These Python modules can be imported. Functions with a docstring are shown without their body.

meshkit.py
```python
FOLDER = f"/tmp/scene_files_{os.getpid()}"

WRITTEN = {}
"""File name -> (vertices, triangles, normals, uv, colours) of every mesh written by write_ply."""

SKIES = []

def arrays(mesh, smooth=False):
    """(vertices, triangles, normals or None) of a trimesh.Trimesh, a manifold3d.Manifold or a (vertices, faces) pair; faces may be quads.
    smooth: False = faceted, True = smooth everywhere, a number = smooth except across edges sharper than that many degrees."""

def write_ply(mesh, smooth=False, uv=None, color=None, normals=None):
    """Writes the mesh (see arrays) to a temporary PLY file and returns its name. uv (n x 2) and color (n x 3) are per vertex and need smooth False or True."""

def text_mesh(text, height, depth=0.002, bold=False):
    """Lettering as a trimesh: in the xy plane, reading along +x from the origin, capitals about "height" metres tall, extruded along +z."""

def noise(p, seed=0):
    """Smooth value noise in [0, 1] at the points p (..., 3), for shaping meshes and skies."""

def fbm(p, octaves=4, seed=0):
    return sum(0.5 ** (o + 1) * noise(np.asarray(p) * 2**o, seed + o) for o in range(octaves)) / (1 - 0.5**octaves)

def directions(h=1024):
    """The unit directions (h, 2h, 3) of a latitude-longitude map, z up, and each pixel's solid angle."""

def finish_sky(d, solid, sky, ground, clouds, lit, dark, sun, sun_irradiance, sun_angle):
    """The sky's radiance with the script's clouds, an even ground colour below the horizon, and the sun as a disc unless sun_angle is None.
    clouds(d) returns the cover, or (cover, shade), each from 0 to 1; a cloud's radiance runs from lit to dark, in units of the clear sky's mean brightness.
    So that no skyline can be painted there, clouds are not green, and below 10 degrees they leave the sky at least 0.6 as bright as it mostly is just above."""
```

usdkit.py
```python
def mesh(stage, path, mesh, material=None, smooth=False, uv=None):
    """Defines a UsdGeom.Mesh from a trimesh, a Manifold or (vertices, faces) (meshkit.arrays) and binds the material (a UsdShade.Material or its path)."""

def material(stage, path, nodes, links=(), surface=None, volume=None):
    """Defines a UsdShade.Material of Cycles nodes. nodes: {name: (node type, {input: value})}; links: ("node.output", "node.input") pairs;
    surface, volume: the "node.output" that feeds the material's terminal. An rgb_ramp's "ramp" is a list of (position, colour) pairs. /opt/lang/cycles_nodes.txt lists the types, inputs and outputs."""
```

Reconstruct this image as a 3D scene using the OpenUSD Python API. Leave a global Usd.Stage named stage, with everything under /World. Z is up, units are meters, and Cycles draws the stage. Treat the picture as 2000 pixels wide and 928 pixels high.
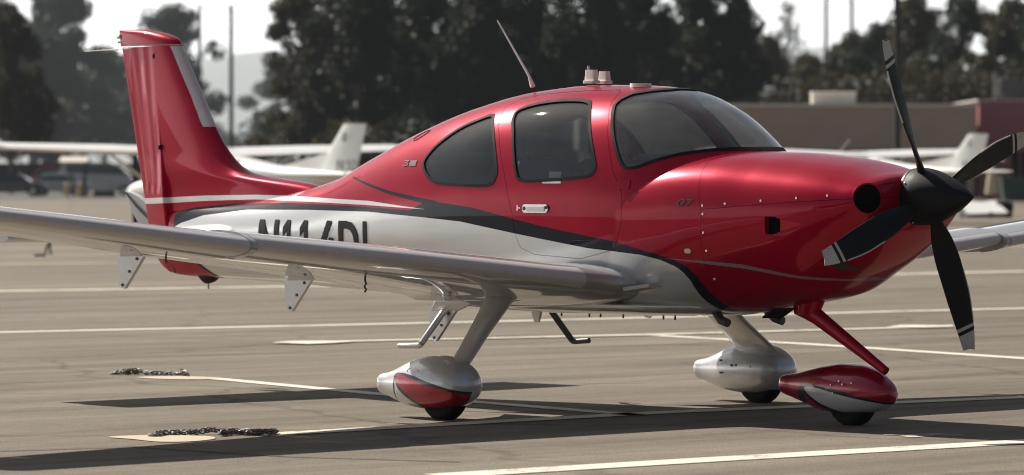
import math, sys
import numpy as np, trimesh, manifold3d as m3
sys.path.insert(0, '/opt/lang')
import usdkit, meshkit
from pxr import Usd, UsdGeom, UsdLux, UsdShade, Gf, Sdf
from scipy.interpolate import PchipInterpolator as PC
from scipy.spatial import cKDTree
import shapely.geometry as sg, shapely.affinity as sa

stage = Usd.Stage.CreateInMemory()
UsdGeom.SetStageUpAxis(stage, 'Z'); UsdGeom.SetStageMetersPerUnit(stage, 1.0)
UsdGeom.Xform.Define(stage, '/World')
PI = math.pi

# ---------------------------------------------------------------- camera, sky, sun, exposure
CAM = np.array([15.823, -18.472, 1.489]); YAW = math.radians(136.8196); PITCH = math.radians(-0.89003); FPX = 8258.17
FW = np.array([math.cos(YAW)*math.cos(PITCH), math.sin(YAW)*math.cos(PITCH), math.sin(PITCH)])
RT = np.array([math.sin(YAW), -math.cos(YAW), 0.0]); UP = np.cross(RT, FW)
cam = UsdGeom.Camera.Define(stage, '/World/camera')
M = Gf.Matrix4d(*RT, 0, *UP, 0, *(-FW), 0, *CAM, 1)
cam.AddTransformOp().Set(M)
cam.CreateHorizontalApertureAttr(36.0); cam.CreateFocalLengthAttr(36.0*FPX/2000.0)
cam.CreateFStopAttr(3.5); cam.CreateFocusDistanceAttr(25.3); cam.CreateClippingRangeAttr(Gf.Vec2f(0.1, 20000))
EXPOSURE = 0.65
cam.CreateExposureAttr(EXPOSURE)
SUN = np.array([-1.169, -0.02, 1.0]); SUN = SUN/np.linalg.norm(SUN)       # direction towards the sun
SUN_EL = math.asin(SUN[2]); SUN_ROT = math.atan2(SUN[0], SUN[1])
sky = UsdLux.DomeLight.Define(stage, '/World/sky'); sky.GetPrim().SetCustomDataByKey('kind', 'structure')
SKYM = usdkit.material(stage, '/World/Looks/sky_light', {
    'sky': ('sky_texture', {'sky_type': 'single_scattering', 'sun_disc': False, 'sun_elevation': SUN_EL, 'sun_rotation': SUN_ROT, 'altitude': 20.0, 'air_density': 1.0, 'aerosol_density': 1.6, 'ozone_density': 1.0}),
    'tc': ('texture_coordinate', {}), 's': ('separate_xyz', {}), 'n': ('noise_texture', {'scale': 2.2, 'detail': 5.0, 'roughness': .55}), 'mp': ('mapping', {'scale': (1., 1., 3.)}),
    'lo': ('map_range', {'range_type': 'smoothstep', 'from_min': .0, 'from_max': .17, 'to_min': .95, 'to_max': .03, 'clamp': True}),
    'nr': ('map_range', {'from_min': .3, 'from_max': .7, 'to_min': -.03, 'to_max': .03}), 'ad': ('math', {'math_type': 'add', 'use_clamp': True}),
    'mx': ('mix', {}), 'dt': ('vector_math', {'math_type': 'dot_product', 'vector2': tuple(SUN)}), 'ph': ('math', {'math_type': 'multiply_add', 'value2': -1.4, 'value3': 1.49}), 'pw': ('math', {'math_type': 'power', 'value2': -1.5}), 'pm': ('math', {'math_type': 'minimum', 'value2': 3.5}), 'vs': ('vector_math', {'math_type': 'scale', 'vector1': (29., 28.2, 27.)}),
    'bg': ('background_shader', {'strength': 0.028})}, [('tc.generated', 's.vector'), ('s.z', 'lo.value'), ('tc.generated', 'mp.vector'), ('mp.vector', 'n.vector'), ('n.fac', 'nr.value'), ('lo.result', 'ad.value1'), ('nr.result', 'ad.value2'),
    ('tc.generated', 'dt.vector1'), ('dt.value', 'ph.value1'), ('ph.value', 'pw.value1'), ('pw.value', 'pm.value1'), ('pm.value', 'vs.scale'), ('vs.vector', 'mx.color2'), ('ad.value', 'mx.fac'), ('sky.color', 'mx.color1'), ('mx.color', 'bg.color')], surface='bg.background')
UsdShade.MaterialBindingAPI.Apply(sky.GetPrim()).Bind(SKYM)
sun = UsdLux.DistantLight.Define(stage, '/World/sun')
sun.CreateIntensityAttr(1.25); sun.CreateNormalizeAttr(True); sun.CreateAngleAttr(0.55); sun.CreateColorAttr(Gf.Vec3f(1.0, 0.93, 0.83))
zax = SUN; xax = np.cross([0, 0, 1.0], zax); xax /= np.linalg.norm(xax); yax = np.cross(zax, xax)
sun.AddTransformOp().Set(Gf.Matrix4d(*xax, 0, *yax, 0, *zax, 0, 0, 0, 60, 1))

# ---------------------------------------------------------------- helpers
USED = {}
def numbered(parent, name):
    k = (parent, name); n = USED.get(k, 0); USED[k] = n+1
    return f'{parent}/{name}' + (f'_{n:03d}' if n else '')
def cd(prim, **kw):
    for k, v in kw.items():
        if v: prim.SetCustomDataByKey(k, v)
ORIGIN = {}
def thing(name, label, cat, loc=(0, 0, 0), rotz=0.0, group=None, kind=None):
    p = numbered('/World', name); x = UsdGeom.Xform.Define(stage, p)
    x.AddTranslateOp().Set(Gf.Vec3d(*map(float, loc)))
    if rotz: x.AddRotateZOp().Set(math.degrees(rotz))
    cd(x.GetPrim(), label=label, category=cat, group=group, kind=kind)
    ORIGIN[p] = np.array([0., 0, 0]); return p
def part(name, mesh, mat, parent, smooth=35, label=None, kind=None):
    p = numbered(parent, name)
    root = '/'.join(p.split('/')[:3])
    if hasattr(mesh, 'to_mesh'): mesh = tri(mesh)
    mesh = mesh.copy(); mesh.vertices = mesh.vertices - ORIGIN.get(root, np.zeros(3))
    m = usdkit.mesh(stage, p, mesh, mat, smooth=smooth)
    cd(m.GetPrim(), label=label, kind=kind); return p
def solo(name, mesh, mat, label=None, cat=None, group=None, kind=None, smooth=35):
    p = numbered('/World', name); m = usdkit.mesh(stage, p, mesh, mat, smooth=smooth)
    cd(m.GetPrim(), label=label, category=cat, group=group, kind=kind); return p
def copy_of(src, name, label, cat, loc, rotz=0.0, group=None, scale=None):
    p = numbered('/World', name); x = UsdGeom.Xform.Define(stage, p)
    x.GetPrim().GetReferences().AddInternalReference(src)
    x.ClearXformOpOrder()
    x.AddTranslateOp().Set(Gf.Vec3d(*map(float, loc))); x.AddRotateZOp().Set(math.degrees(rotz))
    if scale: x.AddScaleOp().Set(Gf.Vec3f(*scale))
    x.GetPrim().SetInstanceable(True)
    cd(x.GetPrim(), label=label, category=cat, group=group); return p
def tri(mn):
    m = mn.to_mesh(); return trimesh.Trimesh(np.array(m.vert_properties[:, :3], float), np.array(m.tri_verts), process=False)
def man(M):
    M = M.copy(); M.merge_vertices(); return m3.Manifold(m3.Mesh(np.asarray(M.vertices, np.float32), np.asarray(M.faces, np.uint32)))
def skin(V):
    V = np.array(V, float); n, m = V.shape[:2]
    i, j = np.meshgrid(np.arange(n-1), np.arange(m), indexing='ij'); j2 = (j+1) % m
    q = np.stack([i*m+j, i*m+j2, (i+1)*m+j2, (i+1)*m+j], -1).reshape(-1, 4)
    pts = np.vstack([V.reshape(-1, 3), V[0].mean(0), V[-1].mean(0)]); k = np.arange(m)
    F = np.vstack([q[:, [0, 1, 2]], q[:, [0, 2, 3]], np.c_[np.full(m, n*m), (k+1) % m, k], np.c_[np.full(m, n*m+1), (n-1)*m+k, (n-1)*m+(k+1) % m]])
    T = trimesh.Trimesh(pts, F, process=False)
    if T.volume < 0: T.invert()
    return T
def ring_loft(st, nx=60, nt=64, yc=0.0, xs=None):
    """rows: x, ztop, zbot, half width, z of the widest point, exponent above, exponent below[, y centre]"""
    st = np.array(sorted(st), float); f = PC(st[:, 0], st[:, 1:])
    if xs is None: xs = np.linspace(st[0, 0], st[-1, 0], nx)
    t = np.arange(nt)*2*PI/nt; c, s = np.cos(t), np.sin(t); V = []
    for x in xs:
        r = f(x); zt, zb, w, zw, a, b = r[:6]; y0 = yc + (r[6] if len(r) > 6 else 0)
        n = np.where(s >= 0, a, b); h = np.where(s >= 0, zt-zw, zw-zb)
        V.append(np.c_[np.full(nt, x), y0+w*np.sign(c)*abs(c)**(2/n), zw+h*np.sign(s)*abs(s)**(2/n)])
    return skin(V)
def box(x0, x1, y0, y1, z0, z1):
    T = trimesh.creation.box([x1-x0, y1-y0, z1-z0]); T.apply_translation([(x0+x1)/2, (y0+y1)/2, (z0+z1)/2]); return T
def rbox(x0, x1, y0, y1, z0, z1, r=0.02, seg=10):
    S = m3.Manifold.sphere(r, seg)
    H = [S.translate((x, y, z)) for x in (x0+r, x1-r) for y in (y0+r, y1-r) for z in (z0+r, z1-r)]
    return tri(m3.Manifold.batch_hull(H))
def tube(pts, r, n=10, caps=True):
    p = np.array(pts, float); rr = np.broadcast_to(np.array(r, float), (len(p),))
    t = np.gradient(p, axis=0); t /= np.linalg.norm(t, axis=1, keepdims=True)
    ref = np.array([0, 0, 1.0]) if abs(t[0, 2]) < .9 else np.array([1.0, 0, 0])
    V = []
    for k in range(len(p)):
        a = np.cross(t[k], ref); a /= np.linalg.norm(a)+1e-12; b = np.cross(a, t[k]); an = np.arange(n)*2*PI/n
        V.append(p[k]+rr[k]*(np.cos(an)[:, None]*a+np.sin(an)[:, None]*b))
    return skin(V)
def prism_xz(poly, y0, y1):
    """a polygon in x,z pushed through from y0 to y1"""
    cs = m3.CrossSection([np.array(poly, float)]) if not isinstance(poly, m3.CrossSection) else poly
    if cs.area() <= 0: cs = m3.CrossSection([np.array(poly, float)[::-1]])
    e = m3.Manifold.extrude(cs, y1-y0)          # x, y=z, z=depth
    return e.transform(np.array([[1, 0, 0, 0], [0, 0, -1, y1], [0, 1, 0, 0]], float))
def smooth_poly(pts, n=8, closed=True):
    p = np.array(pts, float); P = []; N = len(p)
    for i in range(N if closed else N-1):
        a, b, c, d = (p[(i+k) % N] if closed else p[min(max(i+k, 0), N-1)] for k in (-1, 0, 1, 2))
        for u in np.arange(n)/n:
            P.append(.5*(2*b+(c-a)*u+(2*a-5*b+4*c-d)*u*u+(3*b-a-3*c+d)*u**3))
    if not closed: P.append(p[-1])
    return np.array(P)
def cat(ms): return trimesh.util.concatenate([tri(m) if hasattr(m, 'to_mesh') else m for m in ms])
def lathe_x(prof, n=48, center=(0, 0, 0)):
    """profile rows x, radius turned round an axis along x"""
    a = np.arange(n)*2*PI/n
    V = [np.c_[np.full(n, x), r*np.cos(a), r*np.sin(a)]+np.array(center) for x, r in prof]
    return skin(V)
def sheet(pts, z): 
    """flat polygon on the ground"""
    P = sg.Polygon(pts); v, f = trimesh.creation.triangulate_polygon(P, engine='earcut')
    v = np.c_[v, np.full(len(v), z)]; T = trimesh.Trimesh(v, f, process=False)
    if T.face_normals[:, 2].mean() < 0: T.invert()
    return T
def onz(px, py, z=0.0):
    v = FW+((px-1000)/FPX)*RT-((py-464)/FPX)*UP; return CAM+v*((z-CAM[2])/v[2])
def at(px, d):
    """ground point under picture column px, d metres ahead of where the photographer stood"""
    q = CAM+FW*d+RT*((px-1000)/FPX*d); return np.array([q[0], q[1], 0.0])

# ---------------------------------------------------------------- materials
def mat(name, nodes, links, surface='p.BSDF', volume=None):
    return usdkit.material(stage, f'/World/Looks/{name}', nodes, links, surface=surface, volume=volume)
def plain(name, col, rough=.5, metal=0., coat=0., spec=.5, vary=.12, scale=6., bump=0., bscale=60., coat_rough=.04, rvary=.06):
    dark = tuple(c*(1-vary) for c in col); light = tuple(min(1, c*(1+vary)) for c in col)
    N = {'tc': ('texture_coordinate', {}), 'n': ('noise_texture', {'scale': scale, 'detail': 5.0, 'roughness': .6}),
         'r': ('rgb_ramp', {'ramp': [(0.3, dark), (0.7, light)]}),
         'rr': ('map_range', {'from_min': .3, 'from_max': .7, 'to_min': max(0, rough-rvary), 'to_max': min(1, rough+rvary)}),
         'p': ('principled_bsdf', {'metallic': metal, 'coat_weight': coat, 'coat_roughness': coat_rough, 'specular_ior_level': spec})}
    L = [('tc.object', 'n.vector'), ('n.fac', 'r.fac'), ('r.color', 'p.base_color'), ('n.fac', 'rr.value'), ('rr.result', 'p.roughness')]
    if bump:
        N['bn'] = ('noise_texture', {'scale': bscale, 'detail': 3.0}); N['b'] = ('bump', {'strength': bump, 'distance': .01})
        L += [('tc.object', 'bn.vector'), ('bn.fac', 'b.height'), ('b.normal', 'p.normal')]
    return mat(name, N, L)
RED = (.34, .001, .021); WHITE = (.66, .66, .66); DARK = (.012, .014, .022)
PAINT = dict(rough=.34, metal=0.0, coat=1.0, coat_rough=.025, vary=.05, scale=3.)
red = plain('red_metallic_paint', RED, rough=.32, metal=.28, spec=.05, coat=.5, coat_rough=.025, vary=.06, scale=3.)
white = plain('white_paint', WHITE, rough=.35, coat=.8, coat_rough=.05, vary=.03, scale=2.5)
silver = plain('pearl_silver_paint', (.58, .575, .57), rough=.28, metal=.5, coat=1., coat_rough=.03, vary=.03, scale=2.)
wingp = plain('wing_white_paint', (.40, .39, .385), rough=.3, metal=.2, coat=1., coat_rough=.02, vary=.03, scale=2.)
porous = plain('titanium_panel', (.54, .505, .505), rough=.5, metal=.0, vary=.05, scale=40.)
black_paint = plain('black_paint', (.008, .008, .010), rough=.5, spec=.2, vary=.1)
blade_black = plain('blade_black', (.006, .007, .010), rough=.55, spec=.22, vary=.2, scale=30., bump=.15, bscale=300.)
blade_white = plain('blade_tip_paint', (.42, .42, .40), rough=.5, vary=.15, scale=25.)
rubber = plain('tyre_rubber', (.008, .0075, .0075), rough=.85, spec=.2, vary=.2, scale=40.)
seal = plain('window_seal', (.009, .009, .011), rough=.75, spec=.15, vary=.1)
void = plain('dark_opening', (.004, .004, .004), rough=.9, spec=.1, vary=.05)
metal = plain('bare_metal', (.55, .54, .52), rough=.3, metal=1., vary=.08, scale=20.)
chrome = plain('bright_trim', (.62, .60, .58), rough=.22, metal=1., vary=.05)
chainm = plain('chain_steel', (.20, .19, .175), rough=.5, metal=.5, vary=.5, scale=60.)
darkmetal = plain('dark_steel', (.08, .075, .07), rough=.5, metal=.6, vary=.25, scale=30.)
leather = plain('seat_leather', (.30, .27, .24), rough=.6, vary=.1, scale=10., bump=.2, bscale=120.)
dashm = plain('dash_grey', (.10, .095, .09), rough=.75, vary=.1)
liner = plain('cabin_liner', (.22, .21, .20), rough=.8, vary=.06)
cream = plain('cream_plastic', (.82, .81, .75), rough=.4, vary=.05, scale=12.)
def glass(name, tint, floor=.05, dust=.0):
    return mat(name, {'lw': ('layer_weight', {'blend': .5}), 'pw': ('math', {'math_type': 'power', 'value2': 4.5}),
        'mr': ('map_range', {'from_min': 0., 'from_max': 1., 'to_min': floor, 'to_max': .92}), 'tc': ('texture_coordinate', {}), 'n': ('noise_texture', {'scale': 9., 'detail': 6., 'roughness': .65}),
        'dr': ('map_range', {'from_min': .3, 'from_max': .7, 'to_min': dust*.6, 'to_max': dust*1.4}), 'd': ('diffuse_bsdf', {'color': (.6, .58, .55)}), 'tl': ('translucent_bsdf', {'color': (.6, .58, .55)}), 'ds': ('mix_closure', {'fac': .5}), 'md': ('mix_closure', {}),
        't': ('transparent_bsdf', {'color': tint}), 'g': ('glossy_bsdf', {'color': (1., 1., 1.), 'roughness': .015}), 'mx': ('mix_closure', {})},
        [('lw.facing', 'pw.value1'), ('pw.value', 'mr.value'), ('mr.result', 'mx.fac'), ('tc.object', 'n.vector'), ('n.fac', 'dr.value'), ('dr.result', 'md.fac'), ('t.BSDF', 'md.closure1'), ('d.BSDF', 'ds.closure1'), ('tl.BSDF', 'ds.closure2'), ('ds.closure', 'md.closure2'), ('md.closure', 'mx.closure1'), ('g.BSDF', 'mx.closure2')], surface='mx.closure')
side_glass = glass('tinted_side_glass', (.62, .66, .68), .042, .004)
front_glass = glass('windshield_glass', (.90, .91, .90), .045, .03)

# the livery: stripes given as heights over the length of the aircraft (paint on the skin)
AX = -3.0                      # the aircraft's own origin on the ground; all aircraft coordinates below are metres aft of the spinner tip
def curve(pts, lo=0.0, x0=-8., x1=0., n=256, outside=0.0):
    p = np.array(sorted(pts)); xs = np.linspace(x0, x1, n)
    y = np.interp(xs, p[:, 0], p[:, 1]); y[(xs < p[0, 0]) | (xs > p[-1, 0])] = outside; return y/2.5
zA = curve([(-7.22, 1.10), (-7.12, 1.135), (-7.04, 1.15), (-6.85, 1.19), (-6.3, 1.232), (-5.47, 1.238), (-4.68, 1.232), (-4.04, 1.20), (-3.68, 1.178), (-3.19, 1.112), (-2.53, 1.026), (-2.1, .992), (-1.95, .965), (-1.83, .925), (-1.775, .88), (-1.745, .82), (-1.735, .74), (-1.73, .5)])
zB = curve([(-7.30, 1.10), (-7.24, 1.18), (-7.19, 1.215), (-7.0, 1.245), (-6.6, 1.268), (-5.82, 1.284), (-4.81, 1.266), (-4.2, 1.245), (-4.05, 1.30), (-3.95, 1.302), (-3.58, 1.268), (-2.96, 1.162), (-2.31, 1.069), (-1.86, .974), (-1.76, .935), (-1.70, .88), (-1.665, .81), (-1.65, .5)])
zS0 = curve([(-8, 1.255), (-7.4, 1.268), (-6.9, 1.288), (-6.3, 1.302), (-5.5, 1.292), (-4.69, 1.275), (-4.04, 1.252)])
zS1 = curve([(-8, 1.295), (-7.4, 1.308), (-6.9, 1.325), (-6.3, 1.334), (-5.5, 1.322), (-4.69, 1.302), (-4.04, 1.252)])
zT0 = curve([(-1.92, .975), (-1.6, .945), (-1.34, .922), (-1.0, .865), (-.82, .85), (-.70, .88), (-.62, .93)])
zT1 = curve([(-1.92, .975), (-1.6, .962), (-1.34, .945), (-1.0, .882), (-.82, .862), (-.70, .89), (-.62, .938)])
zD0 = curve([(-5.03, 1.455), (-4.46, 1.345), (-4.1, 1.295), (-3.9, 1.27)])
zD1 = curve([(-5.03, 1.463), (-4.46, 1.368), (-4.1, 1.325), (-3.9, 1.302)])
zL = curve([(-8, 1.5), (-7.25, 1.5), (-7.22, 1.09), (-7.1, .98), (-6.93, .88), (-6.75, .78), (-6.6, .70), (-6.5, .0)])
def ramp3(a, b, c): return np.stack([a, b, c], 1)
def livery():
    N = {'tc': ('texture_coordinate', {}), 's': ('separate_xyz', {}),
         'u': ('map_range', {'from_min': -8.-AX, 'from_max': 0.-AX, 'to_min': 0., 'to_max': 1.}), 'z': ('math', {'math_type': 'multiply', 'value2': 1/2.5}),
         'r1': ('rgb_ramp', {}), 'r2': ('rgb_ramp', {}), 'r3': ('rgb_ramp', {}),
         'c1': ('separate_color', {}), 'c2': ('separate_color', {}), 'c3': ('separate_color', {}),
         'fn': ('noise_texture', {'scale': 900., 'detail': 2.}), 'fm': ('map_range', {'from_min': .35, 'from_max': .65, 'to_min': .20, 'to_max': .32}),
         'p': ('principled_bsdf', {'coat_weight': .45, 'coat_roughness': .012, 'specular_ior_level': .04})}
    for k, a in (('r1', ramp3(zA, zB, zL)), ('r2', ramp3(zS0, zS1, zD0)), ('r3', ramp3(zD1, zT0, zT1))):
        N[k] = ('rgb_ramp', {'ramp': [(i/255., tuple(v)) for i, v in enumerate(a)]})
    L = [('tc.object', 's.vector'), ('s.x', 'u.value'), ('s.z', 'z.value1')]
    for i in '123': L += [('u.result', f'r{i}.fac'), (f'r{i}.color', f'c{i}.color')]
    def lt(name, a, b): N[name] = ('math', {'math_type': 'less_than'}); L.extend([(a, f'{name}.value1'), (b, f'{name}.value2')])
    def mul(name, a, b): N[name] = ('math', {'math_type': 'multiply'}); L.extend([(a, f'{name}.value1'), (b, f'{name}.value2')])
    lt('belowA', 'z.value', 'c1.r'); lt('belowB', 'z.value', 'c1.g'); lt('aboveL', 'c1.b', 'z.value')
    N['lo'] = ('math', {'math_type': 'subtract', 'value2': .012}); L.append(('c1.b', 'lo.value1')); lt('aboveL2', 'lo.value', 'z.value')
    mul('w1', 'belowA.value', 'aboveL.value'); mul('k1', 'belowB.value', 'aboveL2.value')
    lt('s0', 'c2.r', 'z.value'); lt('s1', 'z.value', 'c2.g'); mul('st', 's0.value', 's1.value')
    lt('d0', 'c2.b', 'z.value'); lt('d1', 'z.value', 'c3.r'); mul('dg', 'd0.value', 'd1.value')
    lt('t0', 'c3.g', 'z.value'); lt('t1', 'z.value', 'c3.b'); mul('th', 't0.value', 't1.value')
    prev = None
    for i, (fac, col) in enumerate((('k1', DARK), ('dg', DARK), ('w1', WHITE), ('st', WHITE), ('th', (.20, .19, .19)))):
        N[f'm{i}'] = ('mix', {'color1': RED, 'color2': col}); L.append((f'{fac}.value', f'm{i}.fac'))
        if prev: L.append((f'{prev}.color', f'm{i}.color1'))
        prev = f'm{i}'
    # metal flake in the red only, faint
    N['ms'] = ('separate_color', {}); L.append((f'{prev}.color', 'ms.color'))
    N['isr'] = ('math', {'math_type': 'subtract'}); L += [('ms.r', 'isr.value1'), ('ms.g', 'isr.value2')]
    N['met'] = ('math', {'math_type': 'multiply', 'value2': 1.1, 'use_clamp': True}); N['wm'] = ('math', {'math_type': 'multiply', 'value2': .8}); N['mxm'] = ('math', {'math_type': 'maximum'})
    L += [('isr.value', 'met.value1'), ('ms.g', 'wm.value1'), ('met.value', 'mxm.value1'), ('wm.value', 'mxm.value2'), ('mxm.value', 'p.metallic')]
    L += [(f'{prev}.color', 'p.base_color'), ('tc.object', 'fn.vector'), ('fn.fac', 'fm.value'), ('fm.result', 'p.roughness')]
    return mat('red_white_livery_paint', N, L)
LIV = livery()

# ================================================================ THE SETTING
# (ground, marks, buildings and trees follow the aircraft structure list below)
def asphalt():
    N = {'g': ('geometry', {}), 'mp': ('mapping', {'rotation': (0., 0., math.radians(12)), 'scale': (1., .10, 1.)}), 
         'st': ('noise_texture', {'scale': 1.7, 'detail': 6., 'roughness': .62}), 'big': ('noise_texture', {'scale': .10, 'detail': 4.}),
         'fi': ('noise_texture', {'scale': 75., 'detail': 4., 'roughness': .75}), 'mid': ('noise_texture', {'scale': 9., 'detail': 5., 'roughness': .7}),
         'sp': ('voronoi_texture', {'scale': 130.}),
         'r1': ('rgb_ramp', {'ramp': [(.36, (.118, .098, .073)), (.5, (.162, .136, .102)), (.64, (.206, .175, .134))]}),
         'r2': ('rgb_ramp', {'ramp': [(.36, (.50, .50, .50)), (.5, (1., 1., 1.)), (.64, (1.42, 1.40, 1.36))]}),
         'r3': ('rgb_ramp', {'ramp': [(.3, (.86, .86, .86)), (.7, (1.12, 1.12, 1.12))]}),
         'r4': ('rgb_ramp', {'ramp': [(.0, (1.35, 1.33, 1.3)), (.16, (1., 1., 1.)), (1., (1., 1., 1.))]}),
         'r5': ('rgb_ramp', {'ramp': [(.35, (.9, .9, .9)), (.65, (1.1, 1.1, 1.1))]}),
         'm1': ('mix', {'mix_type': 'multiply', 'fac': 1.}), 'm2': ('mix', {'mix_type': 'multiply', 'fac': 1.}), 'm3': ('mix', {'mix_type': 'multiply', 'fac': 1.}), 'm4': ('mix', {'mix_type': 'multiply', 'fac': .8}),
         'sn': ('noise_texture', {'scale': .55, 'detail': 7., 'roughness': .68, 'distortion': .6}), 'sr': ('rgb_ramp', {'ramp': [(.30, (.70, .69, .68)), (.42, (1., 1., 1.)), (.62, (1., 1., 1.)), (.72, (1.12, 1.11, 1.09))]}), 'm5': ('mix', {'mix_type': 'multiply', 'fac': .75}),
         'cv': ('voronoi_texture', {'feature': 'distance_to_edge', 'scale': .16}), 'cn': ('noise_texture', {'scale': 1.5, 'detail': 5.}), 'cm': ('mix', {'mix_type': 'linear_light', 'fac': .35}), 'crp': ('rgb_ramp', {'ramp': [(0., (.5, .48, .46)), (.004, (.6, .58, .56)), (.008, (1., 1., 1.)), (1., (1., 1., 1.))]}), 'm6': ('mix', {'mix_type': 'multiply', 'fac': .6}),
         'b': ('bump', {'strength': .6, 'distance': .012}), 'p': ('principled_bsdf', {'roughness': .86, 'specular_ior_level': .3})}
    L = [('g.position', 'mp.vector'), ('mp.vector', 'st.vector'), ('g.position', 'big.vector'), ('g.position', 'fi.vector'), ('g.position', 'mid.vector'), ('g.position', 'sp.vector'),
         ('st.fac', 'r1.fac'), ('fi.fac', 'r2.fac'), ('big.fac', 'r3.fac'), ('sp.distance', 'r4.fac'), ('mid.fac', 'r5.fac'),
         ('r1.color', 'm1.color1'), ('r2.color', 'm1.color2'), ('m1.color', 'm2.color1'), ('r3.color', 'm2.color2'), ('m2.color', 'm3.color1'), ('r5.color', 'm3.color2'),
         ('m3.color', 'm4.color1'), ('r4.color', 'm4.color2'), ('g.position', 'sn.vector'), ('sn.fac', 'sr.fac'), ('m4.color', 'm5.color1'), ('sr.color', 'm5.color2'), ('g.position', 'cn.vector'), ('g.position', 'cm.color1'), ('cn.color', 'cm.color2'), ('cm.color', 'cv.vector'), ('cv.distance', 'crp.fac'), ('m5.color', 'm6.color1'), ('crp.color', 'm6.color2'), ('m6.color', 'p.base_color'), ('fi.fac', 'b.height'), ('b.normal', 'p.normal')]
    return mat('worn_asphalt', N, L)
ASPH = asphalt()
def worn_paint(name, col, under, amount=.42):
    N = {'g': ('geometry', {}), 'n': ('noise_texture', {'scale': 14., 'detail': 7., 'roughness': .75}), 'n2': ('noise_texture', {'scale': 1.3, 'detail': 3.}),
         'ad': ('math', {'math_type': 'multiply_add', 'value2': .6}), 'r': ('rgb_ramp', {'ramp': [(amount, under), (amount+.08, col), (1., tuple(min(1, c*1.06) for c in col))]}),
         'p': ('principled_bsdf', {'roughness': .8, 'specular_ior_level': .3})}
    L = [('g.position', 'n.vector'), ('g.position', 'n2.vector'), ('n.fac', 'ad.value1'), ('n2.fac', 'm.value1'), ('m.value', 'ad.value3'), ('ad.value', 'r.fac'), ('r.color', 'p.base_color')]
    N['m'] = ('math', {'math_type': 'multiply', 'value2': .45})
    return mat(name, N, L)
line_white = worn_paint('worn_white_line', (.66, .62, .52), (.22, .19, .15), .40)
line_old = worn_paint('old_faded_line', (.44, .37, .28), (.19, .16, .125), .42)
pad_paint = worn_paint('pale_tie_down_patch', (.50, .43, .32), (.30, .25, .19), .30)
tar = plain('tar_joint', (.05, .043, .036), rough=.8, vary=.3)
dirt = plain('dry_verge', (.12, .105, .075), rough=.95, vary=.25, scale=.4)

def ring_sheet(r0, r1, z, n=96, c=(-40., 40.)):
    a = np.linspace(0, 2*PI, n, endpoint=False); V = np.vstack([np.c_[c[0]+r*np.cos(a), c[1]+r*np.sin(a), np.full(n, z)] for r in (r0, r1)])
    k = np.arange(n); k2 = (k+1) % n
    return trimesh.Trimesh(V, np.vstack([np.c_[k, n+k, n+k2], np.c_[k, n+k2, k2]]), process=False)
def grid_sheet(poly, z): return sheet(poly, z)
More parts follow.
